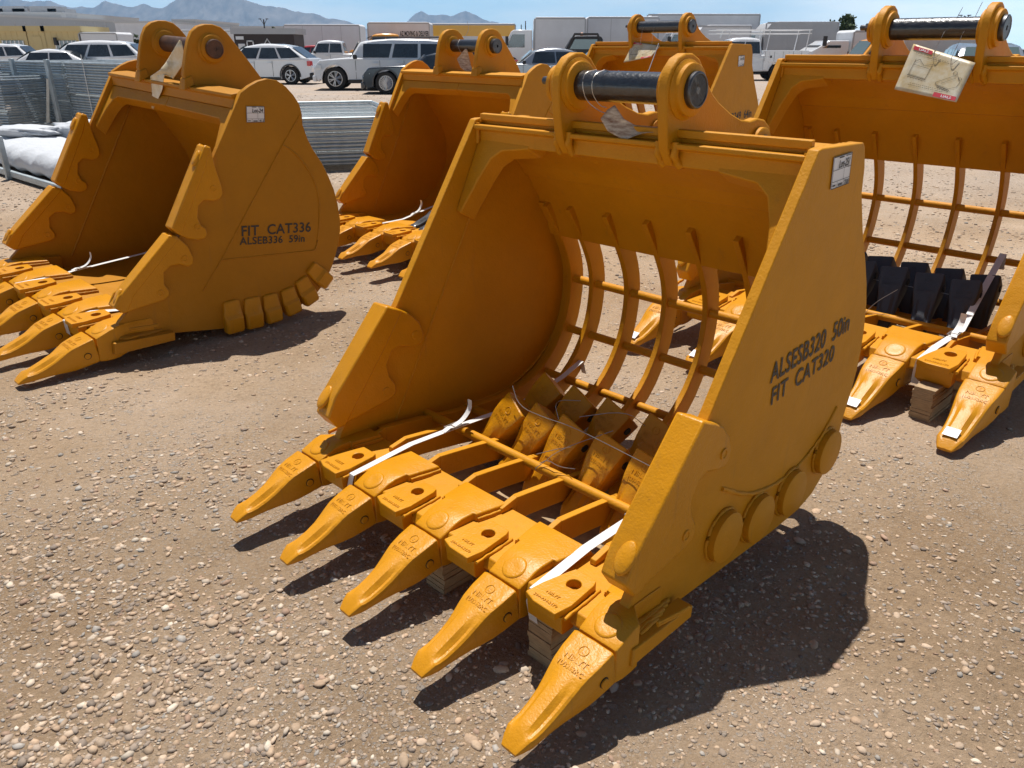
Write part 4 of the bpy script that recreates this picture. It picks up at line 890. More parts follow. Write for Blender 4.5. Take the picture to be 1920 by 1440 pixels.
def scatter(name, N, rmin, rmax, smin, smax, sub, mask, power=2.2, grow=0.0):
    v0, f0 = ico(sub)
    r = rmin*(rmax/rmin)**rng.random(N*3); th = (rng.random(N*3)-.5)*R(84); x = r*np.sin(th); y = r*np.cos(th)
    keep = rng.random(len(x)) < mask(x, y); x, y, r = x[keep][:N], y[keep][:N], r[keep][:N]; n = len(x)
    s = (smin+(smax-smin)*rng.random(n)**power)*(1+grow*r)
    ax = np.stack([s*rng.uniform(.8, 1.35, n), s*rng.uniform(.6, .95, n), s*rng.uniform(.28, .52, n)], -1)
    nz_ = 1+.38*(rng.random((n, len(v0)))-.5)
    V = v0[None]*nz_[..., None]*ax[:, None, :]
    t = rng.random(n)*2*pi; tl = rng.normal(0, .25, n)
    c, s_ = np.cos(tl), np.sin(tl); V = np.stack([V[..., 0], V[..., 1]*c[:, None]-V[..., 2]*s_[:, None], V[..., 1]*s_[:, None]+V[..., 2]*c[:, None]], -1)
    c, s_ = np.cos(t), np.sin(t); V = np.stack([V[..., 0]*c[:, None]-V[..., 1]*s_[:, None], V[..., 0]*s_[:, None]+V[..., 1]*c[:, None], V[..., 2]], -1)
    V = V+np.stack([x, y, hgt(x, y)+ax[:, 2]*rng.uniform(-.30, .42, n)], -1)[:, None, :]
    F = (f0[None]+(np.arange(n)*len(v0))[:, None, None]).reshape(-1, 3)
    pal = np.array([[.44, .34, .25], [.36, .30, .25], [.50, .40, .31], [.54, .47, .39], [.27, .225, .19], [.46, .345, .25], [.35, .335, .315], [.38, .27, .205], [.60, .54, .46]])
    pw = np.array([.2, .16, .16, .1, .12, .12, .06, .05, .03]); k = rng.choice(len(pal), n, p=pw/pw.sum())
    cl = pal[k]*rng.uniform(.74, 1.12, (n, 1))*np.array([[1.03, .98, .92]]); cols = np.ones((n, len(v0), 4)); cols[..., :3] = cl[:, None, :]
    return V.reshape(-1, 3), F, cols.reshape(-1, 4)
dens = lambda x, y: np.clip((fbm(x*.9+3, y*.9, 4, 21)-.50)*7+.04+np.clip((-x-.45)*.8, 0, 1.0)*(fbm(x*2.2, y*2.2, 4, 5) > .43), .05, 1)
A = scatter('a', 30000, .9, 9, .0020, .0078, 1, dens, 2.8, .10)
leftd = lambda x, y: (x < -.35)*np.clip((-x-.30)*1.4, 0, 1)*np.clip((fbm(x*2.0+1, y*2.0, 4, 33)-.40)*6, .12, 1)*(y < 5)
E_ = scatter('e', 9000, .9, 5.5, .0045, .0150, 1, leftd, 1.9, .02)
F_ = scatter('f', 3000, .9, 8, .0045, .0130, 1, lambda x, y: np.clip((fbm(x*1.6+5, y*1.6, 4, 41)-.50)*8, .04, 1), 2.2, .03)
B_ = scatter('b', 34000, 5, 30, .005, .018, 1, lambda x, y: dens(x, y)*.6+.4, 2.0, .03)
D_ = scatter('c', 1300, .9, 12, .005, .017, 2, lambda x, y: dens(x, y)**1.6, 2.6, .02)
off = 0; VV, FF, CC = [], [], []
for v, f, c in (A, B_, D_, E_, F_): VV.append(v); FF.append(f+off); CC.append(c); off += len(v)
so = np_mesh('gravel', np.concatenate(VV), np.concatenate(FF), [stone_mat()], cols=np.concatenate(CC)); so['kind'] = 'stuff'; so['label'] = 'loose grey and tan pebbles strewn over the dirt yard'; so['category'] = 'gravel'

# ================================================================== far field helpers
FH = FPX/cos(PITCH)
def at(px, Yd, py=None):
    """a spot in the yard seen in the photo's column px at distance Yd ahead"""
    return Vector(((px-960)/FH*Yd, Yd, 0 if py is None else CAMH+(90-py)/FH*Yd*cos(PITCH)**0))
def M2(n, *a, **k):
    if n not in M: M[n] = mat(n, *a, **k)
    return M[n]
M2('white_body', (.76, .77, .79), .22, coat=.8); M2('dark_body', (.035, .042, .052), .2, .3, coat=1.0); M2('glass', (.03, .038, .042), .04, spec=.9, coat=.8, var=.6, vscale=1.3)
M2('clearglass', (.10, .14, .14), .06, spec=.8, coat=.4)
M2('tyre', (.022, .021, .021), .85, bump=.3, bscale=60); M2('alloy', (.50, .51, .53), .3, .85); M2('trim', (.03, .03, .032), .6); M2('grille', (.06, .06, .065), .4, .4)
M2('headlamp', (.72, .74, .74), .12, spec=.8, coat=.8); M2('taillamp', (.55, .02, .02), .15, coat=.8); M2('amber', (.8, .25, .03), .3)
M2('boxwhite', (.70, .71, .73), .5, var=.06, vscale=1.2); M2('boxgrey', (.64, .65, .68), .55, var=.08, vscale=1.0); M2('boxdim', (.42, .425, .44), .6, var=.1, vscale=.8)
M2('yellowtruck', (.80, .42, .03), .35, coat=.4); M2('redcar', (.40, .02, .03), .25, coat=.8); M2('orangebody', (.78, .33, .04), .3, coat=.6); M2('silverbody', (.42, .44, .47), .25, .6, coat=.8)
M2('warehouse', (.40, .42, .44), .7, var=.06, vscale=.2); M2('warehouse2', (.50, .50, .50), .7); M2('tan', (.60, .48, .24), .7, var=.05, vscale=.5); M2('brown', (.035, .022, .02), .6)
M2('blackpart', (.02, .02, .022), .5); M2('whitepaint', (.72, .73, .74), .4); M2('cardboard', (.42, .30, .19), .8, var=.1)

def arc_pts(cx, cz, r, a0, a1, n=9): return [(cx+r*cos(a0+(a1-a0)*k/n), cz+r*sin(a0+(a1-a0)*k/n)) for k in range(n+1)]
def wheel(parent, x, y, r, w, side, spokes=6, rimm='alloy'):
    t = MB(); t.lathe([(r*.66, -w/2), (r*.93, -w/2), (r, -w*.36), (r, w*.36), (r*.93, w/2), (r*.66, w/2)], (x, y, r), axis='y', n=28)
    to = t.build('wheel', M['tyre'], parent, smooth=40)
    rm = MB(); yo = y+side*w/2
    n = 28; rr = r*.66
    rm.lathe([(rr, -side*.005), (rr, side*.006), (rr*.9, side*.006), (rr*.88, -side*.04)], (x, yo, r), axis='y', n=28)
    for k in range(spokes):
        a = 2*pi*k/spokes+.3; hw = .24*rr
        for da in (-.16, .16):
            p0 = Vector((cos(a+da*.4)*rr*.12, 0, sin(a+da*.4)*rr*.12)); p1 = Vector((cos(a+da)*rr*.92, 0, sin(a+da)*rr*.92))
            rm.tube([Vector((x, yo+side*.002, r))+p0, Vector((x, yo, r))+p1], [rr*.09, rr*.10], n=5)
    rm.lathe([(rr*.2, -side*.02), (rr*.2, side*.012), (rr*.12, side*.016)], (x, yo, r), axis='y', n=12)
    rm.build('rim', M[rimm], to, smooth=40)
    hb = MB(); hb.lathe([(rr*.9, -side*.05), (rr*.9, -side*.045)], (x, yo, r), axis='y', n=20); hb.build('brake', M['dark'], to, smooth=30)
def vehicle(name, label, cat, pos, heading, L, Wd, H, kind, body, hood=None, wheel_r=.36, group=None, spokes=6, rails=False, doors=2, hoodz=.60, clear=.20, fwx=.17, rwx=.80, glassm='glass', ws=(.26, .40), rear=(.97, .90), trim=True, rimm='alloy'):
    """x: 0 front .. L rear, y lateral, z up"""
    root = empty(name, label=label, cat=cat, group=group); hw = Wd/2; bl = H*hoodz
    fa, ra = fwx*L, rwx*L; ar = wheel_r*1.16
    cl = clear; belt = H*.60 if kind != 'pickup' else H*.60
    top = [(0.0, H*.30), (.004*L, H*.44), (.02*L, H*.50), (.05*L, bl*.94), (.15*L, bl*.985), (ws[0]*L, bl*1.02)]
    if kind == 'sedan': top += [(.5*L, belt*1.02), (.80*L, belt*1.06), (.97*L, belt*1.04), (.992*L, belt*.9), (L, H*.42), (.99*L, H*.22)]
    elif kind == 'pickup': top += [(.5*L, belt*1.0), (.62*L, belt*1.0), (.985*L, belt*1.0), (L, belt*.97), (L, H*.32), (.99*L, H*.25)]
    else: top += [(.5*L, belt*1.03), (.93*L, belt*1.10), (.985*L, belt*1.05), (L, H*.46), (L, H*.32), (.985*L, H*.20)]
    bot = [(ra+ar, cl)]+arc_pts(ra, wheel_r, ar, -.35, pi+.35)[0:]+[(fa+ar, cl)]+arc_pts(fa, wheel_r, ar, -.35, pi+.35)+[(.03*L, cl)]
    bot = [p for p in bot if p[1] >= cl-.001]
    poly = top+bot
    bmb = MB(); n = len(poly)
    def ins(z, x):
        t = min(1, max(0, (z-cl)/(belt-cl))); e = min(x, L-x)/L
        return hw*(1-.035*(2*t-1)**2)*(1-.10*max(0, 1-e/.06)**2)
    l0 = [(x, -ins(z, x), z) for x, z in poly]; l1 = [(x, ins(z, x), z) for x, z in poly]
    mid0 = [(x, -ins(z, x)*.5, z+(.01 if z > bl*.9 else 0)) for x, z in poly]; mid1 = [(x, -y, z) for x, y, z in mid0]
    bmb.loft([l0, mid0, mid1, l1]); bo = bmb.build('body', M[body], root, smooth=38, bevel=.05)
    # cabin
    r0, r1 = rear
    cr = ws[1]*L
    if kind == 'pickup': lo = [(ws[0]*L, belt*.98), (.62*L, belt*.98)]; hi = [(cr, H*.985), (.60*L, H*.985)]
    elif kind == 'sedan': lo = [(ws[0]*L, belt*.98), (.90*L, belt)]; hi = [(cr, H*.97), (.70*L, H*.97)]
    else: lo = [(ws[0]*L, belt*.98), (r0*L, belt)]; hi = [(cr, H*.975), (r1*L, H*.975)]
    lx0, lx1 = lo[0][0], lo[1][0]; hx0, hx1 = hi[0][0], hi[1][0]; wl, wh = hw*.965, hw*.78
    def ring(f, grow=0):
        x0 = lx0+(hx0-lx0)*f; x1 = lx1+(hx1-lx1)*f; z = lo[0][1]+(hi[0][1]-lo[0][1])*f; w = wl+(wh-wl)*f+grow
        return x0, x1, z, w
    cmb = MB(); loops = []
    for f in (0, .35, .7, .90, .97, 1.0):
        x0, x1, z, w = ring(f)
        if f == .97: x0 += .05; x1 -= .05; w -= .03; z += H*.012
        if f == 1.0: x0 += .22; x1 -= .24; w -= .14; z += H*.025
        dr = (.085 if kind != 'pickup' else .05)*f
        side = []
        for q in (0, .02, .15, .35, .55, .75, .9, .98, 1.0):
            side.append((x0+(x1-x0)*q, w*(.80 if q in (0, 1.0) else (.96 if q in (.02, .98) else 1.0)), z-dr*(2*q-1)**2*(1.0 if q < .5 else .75)))
        loops.append([(x, -y, zz) for x, y, zz in side]+[(x, y, zz) for x, y, zz in side[::-1]])
    cmb.loft(loops); cmb.build('cabin', M[body], root, smooth=50, bevel=.025)
    def gl(fr0, fr1, x_a, x_b, sy, nm='window', m_=glassm):
        """side glass between belt fraction fr0..fr1 and relative x a..b (0..1 along cabin)"""
        vsg = []
        for f, a in ((fr0, x_a[0]), (fr0, x_b[0]), (fr1, x_b[1]), (fr1, x_a[1])):
            x0, x1, z, w = ring(f, .006); vsg.append((x0+(x1-x0)*a, sy*w, z))
        inn = [(x, y-sy*.012, z) for x, y, z in vsg]
        g = MB().add(vsg+inn, [(0, 1, 2, 3), (7, 6, 5, 4)]+[(i, (i+1) % 4, 4+(i+1) % 4, 4+i) for i in range(4)]); g.build(nm, M[m_], root, smooth=0)
    for sy in (-1, 1):
        if kind == 'pickup': panes = [((.10, .06), (.52, .50)), ((.55, .53), (.94, .94))] if doors == 2 else [((.10, .06), (.62, .62)), ((.66, .66), (.92, .92))]
        elif kind == 'sedan': panes = [((.17, .09), (.48, .50)), ((.50, .53), (.83, .93))]
        else: panes = [((.13, .07), (.38, .38)), ((.41, .41), (.66, .66)), ((.69, .69), (.94, .95))]
        for a, b in panes: gl(.12, .80, a, b, sy)
        d = MB()
        for k in ((.30, .47, .64) if kind != 'sedan' else (.31, .51, .70)):
            if kind == 'pickup' and k > .62: continue
            d.box(k*L-.006, k*L+.006, sy*hw*1.0-.004, sy*hw*1.0+.004, cl+.12, belt*.97)
        d.build('door_gap', M['dark'], root, smooth=0)
        for k in (.42, .59):
            hb = MB(); hb.box(k*L, k*L+.20, sy*(hw+.002)-.02, sy*(hw+.002)+.02, belt*.86, belt*.89); hb.build('door_handle', M[body], root, bevel=.008)
        mr = MB(); mr.loft([[(lx0+.22, sy*(hw*.98), belt*1.02), (lx0+.34, sy*hw*.98, belt*1.02), (lx0+.34, sy*hw*.98, belt*1.12), (lx0+.22, sy*hw*.98, belt*1.12)], [(lx0+.20, sy*(hw+.20), belt*1.01), (lx0+.32, sy*(hw+.20), belt*1.01), (lx0+.33, sy*(hw+.20), belt*1.16), (lx0+.20, sy*(hw+.20), belt*1.16)]]); mr.build('side_mirror', M['trim'], root, bevel=.02)
        if trim:
            t = MB(); t.box(fa+ar*1.02, ra-ar*1.02, sy*(hw+.006)-.012, sy*(hw+.006)+.006, cl-.02, cl+.10); t.build('sill', M['trim'], root)
            for wx in (fa, ra):
                t = MB(); t.strip([(p[0], p[1]) for p in arc_pts(wx, wheel_r, ar*1.0, -.1, pi+.1, 14)], [(p[0], p[1]) for p in arc_pts(wx, wheel_r, ar*1.12, -.1, pi+.1, 14)], 0, .03)
                t.v = [(a, sy*(hw-.02)+sy*c, b) for c, a, b in t.v]
                t.build('wheel_arch', M['trim' if kind == 'suv' and body == 'white_body' and not rails else body], root, smooth=40)
        hl = MB(); hl.loft([[(.012*L, sy*hw*.60, H*.42), (.012*L, sy*hw*.95, H*.42), (.02*L, sy*hw*.93, H*.50), (.02*L, sy*hw*.60, H*.50)], [(.055*L, sy*hw*.6, H*.42), (.06*L, sy*(hw+.004), H*.42), (.06*L, sy*(hw+.0), H*.50), (.055*L, sy*hw*.6, H*.50)]]); hl.build('headlight', M['headlamp'], root, bevel=.01)
        tl = MB(); tl.box(L-.12, L+.012, sy*hw*.72-.16*hw, sy*hw*.985+.02*sy if sy > 0 else sy*hw*.72+.16*hw, 0, 1) if False else tl.loft([[(L-.16, sy*(hw+.004), H*.46), (L-.16, sy*(hw+.004), H*.58), (L-.02, sy*(hw*.99), H*.58), (L-.02, sy*hw*.99, H*.46)], [(L-.14, sy*hw*.7, H*.46), (L-.14, sy*hw*.7, H*.58), (L+.006, sy*hw*.7, H*.58), (L+.006, sy*hw*.7, H*.46)]])
        tl.build('taillight', M['taillamp'], root, bevel=.008)
        if rails: MB().tube([(hx0+.3, sy*wh*.95, H), (hx0+.4, sy*wh*.95, H+.05), (hx1-.3, sy*wh*.95, H+.05), (hx1-.2, sy*wh*.95, H)], .02, n=6).build('roof_rail', M['trim'], root)
    for (f0, f1, xa, fr) in ((.08, .90, 0, True), (.12, .88, 1, False)):
        vsg = []
        for f, sy in ((f0, -1), (f0, 1), (f1, 1), (f1, -1)):
            x0, x1, z, w = ring(f); x = (x0-.012) if fr else (x1+.012); vsg.append((x, sy*w*.80, z))
        inn = [(x+(.012 if fr else -.012), y, z) for x, y, z in vsg]
        MB().add(vsg+inn, [(0, 1, 2, 3), (7, 6, 5, 4)]+[(i, (i+1) % 4, 4+(i+1) % 4, 4+i) for i in range(4)]).build('windscreen' if fr else 'rear_window', M['clearglass' if fr else glassm], root, smooth=0)
    g = MB(); g.box(-.008, .03, -hw*.55, hw*.55, H*.30, H*.44); g.build('grille', M['grille'], root, bevel=.01)
    bpr = MB(); bpr.box(-.045, .10, -hw*.95, hw*.95, cl+.03, H*.29); bpr.build('front_bumper', M[body], root, bevel=.03)
    bpr = MB(); bpr.box(L-.10, L+.05, -hw*.95, hw*.95, cl+.05, H*.29); bpr.build('rear_bumper', M['trim' if kind == 'suv' else body], root, bevel=.03)
    for wx in (fa, ra):
        for sy in (-1, 1): wheel(root, wx, sy*(hw-.13), wheel_r, .24, sy, spokes, rimm)
    ub = MB(); ub.box(.05*L, .95*L, -hw*.7, hw*.7, cl-.04, cl+.2); ub.build('underbody', M['dark'], root)
    if kind == 'pickup': MB().box(.635*L, .975*L, -hw*.86, hw*.86, belt*1.0-.02, belt*1.0+.004).build('bed', M['dark'], root)
    root.location = pos; root.rotation_euler = (0, 0, heading)
    return root

# ------------------------------------------------------------------ parked vehicles (heading: rotation of the nose-to-tail axis)
vehicle('parked_car', 'white crossover with black wheel arches, its tail beside the white full-size SUV', 'car', at(397, 37.3), R(-5), 4.67, 1.86, 1.63, 'suv', 'white_body', wheel_r=.36, group='parked vehicles', spokes=5, hoodz=.59, ws=(.17, .38), rear=(.985, .79))
vehicle('parked_car', 'white full-size SUV with roof rails and upright nose, behind the dark coupe', 'car', at(590, 32.0), R(4), 5.25, 2.0, 1.79, 'suv', 'white_body', wheel_r=.41, group='parked vehicles', spokes=6, rails=True, hoodz=.62, ws=(.25, .33), rear=(.985, .955), fwx=.15, rwx=.76, clear=.28)
vehicle('parked_car', 'low dark grey coupe with silver ten-spoke wheel, nose in front of the white full-size SUV', 'car', at(680, 29.4), R(2), 4.84, 1.92, 1.36, 'sedan', 'dark_body', wheel_r=.365, group='parked vehicles', spokes=10, hoodz=.66, ws=(.33, .45), clear=.14)
vehicle('parked_car', 'silver-white sedan with dark windows, seen over the ear of the second-row bucket', 'car', at(905, 32.6), R(3), 4.8, 1.85, 1.50, 'sedan', 'silverbody', wheel_r=.34, group='parked vehicles', ws=(.26, .40), clear=.16)
vehicle('parked_car', 'blue-grey car roof behind the ear of the foreground bucket', 'car', at(1010, 29.4), R(6), 4.8, 1.85, 1.46, 'sedan', 'silverbody', wheel_r=.34, group='parked vehicles', ws=(.26, .40), clear=.16)
vehicle('parked_car', 'white three-row SUV with red tail lamp, parked behind the stacked fence panels', 'car', at(50, 36.0), R(8), 5.0, 1.98, 1.75, 'suv', 'white_body', wheel_r=.37, group='parked vehicles', spokes=5, ws=(.20, .38), rear=(.985, .85))
vehicle('parked_car', 'low white sedan with multi-spoke wheel at the left edge behind the fence panels', 'car', at(-32, 34.6), R(10), 4.7, 1.85, 1.42, 'sedan', 'white_body', wheel_r=.35, group='parked vehicles', spokes=10, ws=(.24, .42), clear=.15)
vehicle('parked_car', 'small white hatchback at the very left edge, in front of the cream site offices', 'car', at(-100, 44.0), R(5), 4.5, 1.84, 1.65, 'suv', 'white_body', wheel_r=.34, group='parked vehicles', ws=(.2, .36), rear=(.98, .84))
vehicle('pickup_truck', 'white pickup seen between the left bucket ear and the three-row SUV', 'pickup', at(222, 45.0), R(2), 5.8, 2.0, 1.85, 'pickup', 'white_body', wheel_r=.40, group='parked vehicles', ws=(.26, .34), clear=.28)
vehicle('pickup_truck', 'white double-cab pickup behind the gap between crossover and full-size SUV', 'pickup', at(540, 52.0), R(4), 5.6, 2.0, 1.88, 'pickup', 'white_body', wheel_r=.40, group='parked vehicles', ws=(.26, .34), clear=.28)
vehicle('pickup_truck', 'orange-yellow pickup with roof light bar behind the white full-size SUV', 'pickup', at(650, 58.0), R(8), 5.9, 2.0, 2.35, 'pickup', 'orangebody', wheel_r=.42, group='parked vehicles', ws=(.22, .30), clear=.4)
vehicle('parked_car', 'small red car between the white crossover and the white pickup', 'car', at(520, 62.0), R(4), 4.3, 1.8, 1.65, 'suv', 'redcar', wheel_r=.34, group='parked vehicles')
vehicle('parked_car', 'dark red car glimpsed between the ears of the second-row bucket', 'car', at(800, 42.0), R(2), 4.6, 1.8, 1.48, 'sedan', 'redcar', wheel_r=.34, group='parked vehicles')
vehicle('pickup_truck', 'orange pickup with amber light bar beside the white box truck on the right', 'pickup', at(1560, 44.0), R(6), 5.7, 2.0, 1.95, 'pickup', 'orangebody', wheel_r=.42, group='parked vehicles', ws=(.22, .32), clear=.35)
vehicle('parked_car', 'silver-blue car at the right edge behind the black pin', 'car', at(1885, 20.0), R(70), 4.6, 1.85, 1.62, 'suv', 'silverbody', wheel_r=.35, group='parked vehicles', glassm='clearglass')
vehicle('parked_car', 'small dark car behind the utility pickup and box trucks', 'car', at(1150, 60.0), R(0), 4.5, 1.85, 1.6, 'suv', 'white_body', wheel_r=.34, group='parked vehicles')
# utility pickup with ladder rack
ut = vehicle('utility_truck', 'white utility pickup with side tool boxes and white ladder rack, right of centre', 'truck', at(1283, 42.5), R(-2), 5.9, 2.0, 1.95, 'pickup', 'white_body', wheel_r=.40, group='parked vehicles', ws=(.26, .35), doors=2, clear=.36, fwx=.16, rwx=.76, hoodz=.58, trim=False)
for sy in (-1, 1):
    b = MB(); b.box(3.75, 4.0, sy*1.02-.22, sy*1.02+.0 if sy > 0 else sy*1.02+.22, .5, 1.5) ; b.v = []; b.f = []; b.mi = []
    a, c = sorted((sy*.72, sy*1.06)); b.box(3.72, 3.95, a, c, .50, 1.38); b.box(3.95, 4.9, a, c, .86, 1.38); b.box(4.9, 5.85, a, c, .5, 1.38)
    bo = b.build('tool_box', M['white_body'], ut, bevel=.01)
    for x in (3.75, 4.2, 4.62, 5.1, 5.5): MB().box(x-.004, x+.004, sy*1.065-.004, sy*1.065+.004, .9, 1.34).build('door_gap', M['dark'], bo, smooth=0)
    for x in (4.0, 5.2): MB().box(x, x+.08, sy*1.07-.01, sy*1.07+.01, 1.05, 1.15).build('latch', M['dark'], bo, smooth=0)
    rk = MB(); rk.tube([(1.3, sy*.92, 2.30), (5.9, sy*.92, 2.30)], .025, n=6); rk.tube([(1.3, sy*.92, 2.14), (5.9, sy*.92, 2.14)], .02, n=6)
    for x in (1.9, 3.8, 5.7): rk.tube([(x, sy*.95, 1.36 if x > 3 else 1.95), (x+.1, sy*.92, 2.30)], .025, n=6)
    rk.build('ladder_rack', M['whitepaint'], ut, smooth=40)
MB().tube([(2.0, -.92, 2.30), (2.0, .92, 2.30)], .02, n=6).tube([(4.0, -.92, 2.30), (4.0, .92, 2.30)], .02, n=6).tube([(5.8, -.92, 2.30), (5.8, .92, 2.30)], .02, n=6).build('rack_crossbar', M['whitepaint'], ut)

def box_trailer(name, label, px0, px1, ytop, Yd, m, z0=1.0, depth=2.5, heading=0.0, cab=None, roofm='boxdim', words=None, ribs=True, roundf=False, group='box trucks and trailers behind the cars', stripe=None):
    p0 = at(px0, Yd); p1 = at(px1, Yd); L = (p1-p0).length; H = CAMH+(90-ytop)/FH*Yd
    root = empty(name, p0, heading, label, 'truck', group)
    b = MB(); prof = [(0, z0), (0, H-.12), (.12, H), (L-.12, H), (L, H-.12), (L, z0)] if not roundf else [(0, z0), (0, H-.8), (.1, H-.4), (.35, H-.1), (.8, H), (L, H), (L, z0)]
    b.prism(prof, 0, depth, axis='y'); b.v = [(x, y, z) for (x, y, z) in b.v]; bo = b.build('cargo_box', M[m], root, bevel=.03)
    t = MB(); t.box(0.08, L-.05, -.02, .02, H-.13, H-.03); t.box(0.02, L-.02, -.02, .02, z0, z0+.12)
    for x in (0.03, L-.03): t.box(x-.04, x+.04, -.02, .02, z0, H-.1)
    t.build('edge_rail', M[roofm], root)
    if stripe: MB().box(.09, L-.09, -.012, .0, H-.13-stripe[0], H-.14).build('stripe', M[stripe[1]], root)
    if ribs:
        r_ = MB(); k = int(L/1.2)
        for i in range(1, k): r_.box(i*L/k-.012, i*L/k+.012, -.008, .0, z0+.12, H-.13)
        r_.build('panel_seam', M[roofm], bo)
    ch = MB(); ch.box(.3, L-.2, .5, depth-.5, z0-.25, z0); ch.build('chassis', M['dark'], root)
    for x in (L*.82, L*.70 if L > 8 else L*.82-.01):
        for y, sd in ((.12, -1), (depth-.12, 1)): wheel(root, x, y+0.0, .5, .28, sd, 5, 'whitepaint')
    if cab:
        c = MB(); hh = H*.78 if cab == 'van' else 2.45
        c.prism([(-2.1, .55), (-2.1, 1.35), (-1.75, 1.55), (-1.35, hh-.1), (-1.2, hh), (-.1, hh), (-.1, .55)], .1, depth-.1, axis='y'); c.build('cab', M['white_body'], root, bevel=.05)
        w = MB(); w.prism([(-1.58, 1.50), (-1.28, hh-.25), (-.55, hh-.25), (-.55, 1.50)], .085, .10, axis='y'); w.build('window', M['glass'], root, smooth=0)
        w = MB(); w.add([(-1.79, .25, 1.56), (-1.79, depth-.25, 1.56), (-1.38, depth-.3, hh-.15), (-1.38, .3, hh-.15)], [(0, 1, 2, 3)]); w.build('windscreen', M['glass'], root, smooth=0)
        MB().tube([(-1.55, .1, 1.9), (-1.6, -.15, 1.95)], .02, n=5).box(-1.68, -1.5, -.28, -.12, 1.6, 2.1).build('side_mirror', M['trim'], root)
        for y, sd in ((.2, -1), (depth-.2, 1)): wheel(root, -1.35, y, .5, .28, sd, 5, 'whitepaint')
    if words:
        tm = text_mb(words[0], 1, .03, 0, res=3); mx = max(v[0] for v in tm.v); a, b_, zc, hh = words[1:]
        MB().add([(a*L+x/mx*(b_-a)*L, -.012, zc+y*hh) for x, y, z in tm.v], tm.f).build('lettering', M['ink'], root, smooth=0)
    return root
box_trailer('box_trailer', 'white cargo trailer with rounded window outline behind the white crossover', 534, 676, 50, 66, 'boxwhite')
box_trailer('box_trailer', 'grey-beige trailer lettered AZ MOVING & DELIVER', 690, 806, 46, 60, 'boxgrey', words=('AZ MOVING & DELIVER', .52, .985, 2.24, .44), ribs=False)
box_trailer('box_truck', 'box truck with a yellow upper stripe, behind the second-row bucket', 806, 966, 48, 64, 'boxwhite', stripe=(.75, 'yellowtruck'), ribs=False)
box_trailer('box_truck', 'white box truck with cab facing left and faded panel on its box, centre', 1000, 1096, 37, 50, 'boxwhite', cab='std', ribs=False)
box_trailer('box_trailer', 'plain grey-white trailer between the centre box truck and the tallest trailer', 1098, 1232, 36, 52, 'boxgrey')
box_trailer('box_trailer', 'tallest white trailer with rounded front corner, behind the ALSESB349 bucket ears', 1208, 1418, 31, 56, 'boxgrey', roundf=True, ribs=False)
box_trailer('box_truck', 'shorter rounded box truck parked in front of the tallest trailer', 1302, 1404, 50, 50, 'boxgrey', roundf=True, cab='std', ribs=False)
rf = box_trailer('refrigerated_truck', 'grey refrigerated box truck with cooling unit on its front, right of centre', 1430, 1566, 44, 52, 'boxdim', cab='std', roundf=True)
hh = CAMH+(90-44)/FH*52
b = MB().box(-.95, -.02, .3, 2.2, hh-1.35, hh-.45); b.build('cooling_unit', M['whitepaint'], rf, bevel=.05)
v = MB()
for k in range(5): v.box(-.85, -.45, .27, .30, hh-1.2+.13*k, hh-1.13+.13*k)
v.build('vent', M['trim'], rf)
box_trailer('box_truck', 'white box truck with sloping roof over its cab, left of the orange pickup', 1595, 1668, 58, 47, 'boxwhite', cab='van', ribs=False)
box_trailer('box_trailer', 'long grey trailer seen above the black pin of the right bucket', 1694, 1880, 38, 45, 'boxdim', roundf=True)
box_trailer('box_trailer', 'low white trailer beyond the left bucket ears', 330, 452, 60, 75, 'boxwhite')
box_trailer('box_truck', 'small white box van behind the three-row SUV on the left', 150, 222, 64, 60, 'boxwhite', cab='std', ribs=False)
# tow truck cab, dark
tw = empty('tow_truck', at(1058, 45), 0, 'black-framed tow truck with white hood and amber lamps, in front of the grey trailer', 'truck', 'box trucks and trailers behind the cars')
MB().prism([(-1.0, .7), (-1.0, 1.25), (.1, 1.45), (.1, .7)], 0, 2.1, axis='y').build('hood', M['white_body'], tw, bevel=.08)
MB().prism([(.1, .6), (.1, 1.45), (.45, 2.0), (.6, 2.05), (1.9, 2.05), (2.0, 1.9), (2.0, .6)], 0, 2.1, axis='y').build('cab', M['blackpart'], tw, bevel=.05)
MB().prism([(.25, 1.42), (.52, 1.9), (1.7, 1.9), (1.7, 1.42)], -.02, 0, axis='y').build('window', M['clearglass'], tw, smooth=0)
MB().tube([(.1, .0, 1.4), (.5, 0, 2.15), (1.7, 0, 2.15), (2.2, 0, 1.3)], .07, n=6).build('frame', M['blackpart'], tw)
MB().lathe([(.09, 0), (.09, .12), (.04, .16)], (.9, .3, 2.07), axis='z', n=10).build('beacon', M['amber'], tw)
for x in (-.4, 2.8):
    for y, sd in ((.1, -1), (2.0, 1)): wheel(tw, x, y, .45, .28, sd, 5)
MB().box(1.9, 4.5, .1, 2.0, .75, .95).build('deck', M['blackpart'], tw, bevel=.02)

# ================================================================== buildings
def building(name, label, px0, px1, ytop, Yd, m, depth=12, cat='building', roof='warehouse2', parts=(), slope=0):
    p0 = at(px0, Yd); L = (at(px1, Yd)-p0).length; H = CAMH+(90-ytop)/FH*Yd
    root = empty(name, p0, 0, label, cat)
    MB().prism([(0, 0), (0, H+slope), (L, H), (L, 0)], 0, depth, axis='y').build('wall', M[m], root)
    MB().prism([(-.15, H+slope+.0), (-.15, H+slope+.35), (L+.15, H+.35), (L+.15, H+.0)], -.15, depth+.15, axis='y').build('roof', M[roof], root)
    return root, L, H
w, L, H = building('warehouse', 'long grey metal warehouse with sloping roofline at the far left', -260, 222, 47, 175, 'warehouse', 40, slope=2.3)
d = MB()
for i in range(14): d.box(L*.52+i*1.6, L*.52+i*1.6+.25, -.3, 0, 1, 4.0)
d.box(L*.52, L*.95, -.4, -.05, 4.0, 4.3); d.build('canopy', M['boxdim'], w)
d = MB(); 
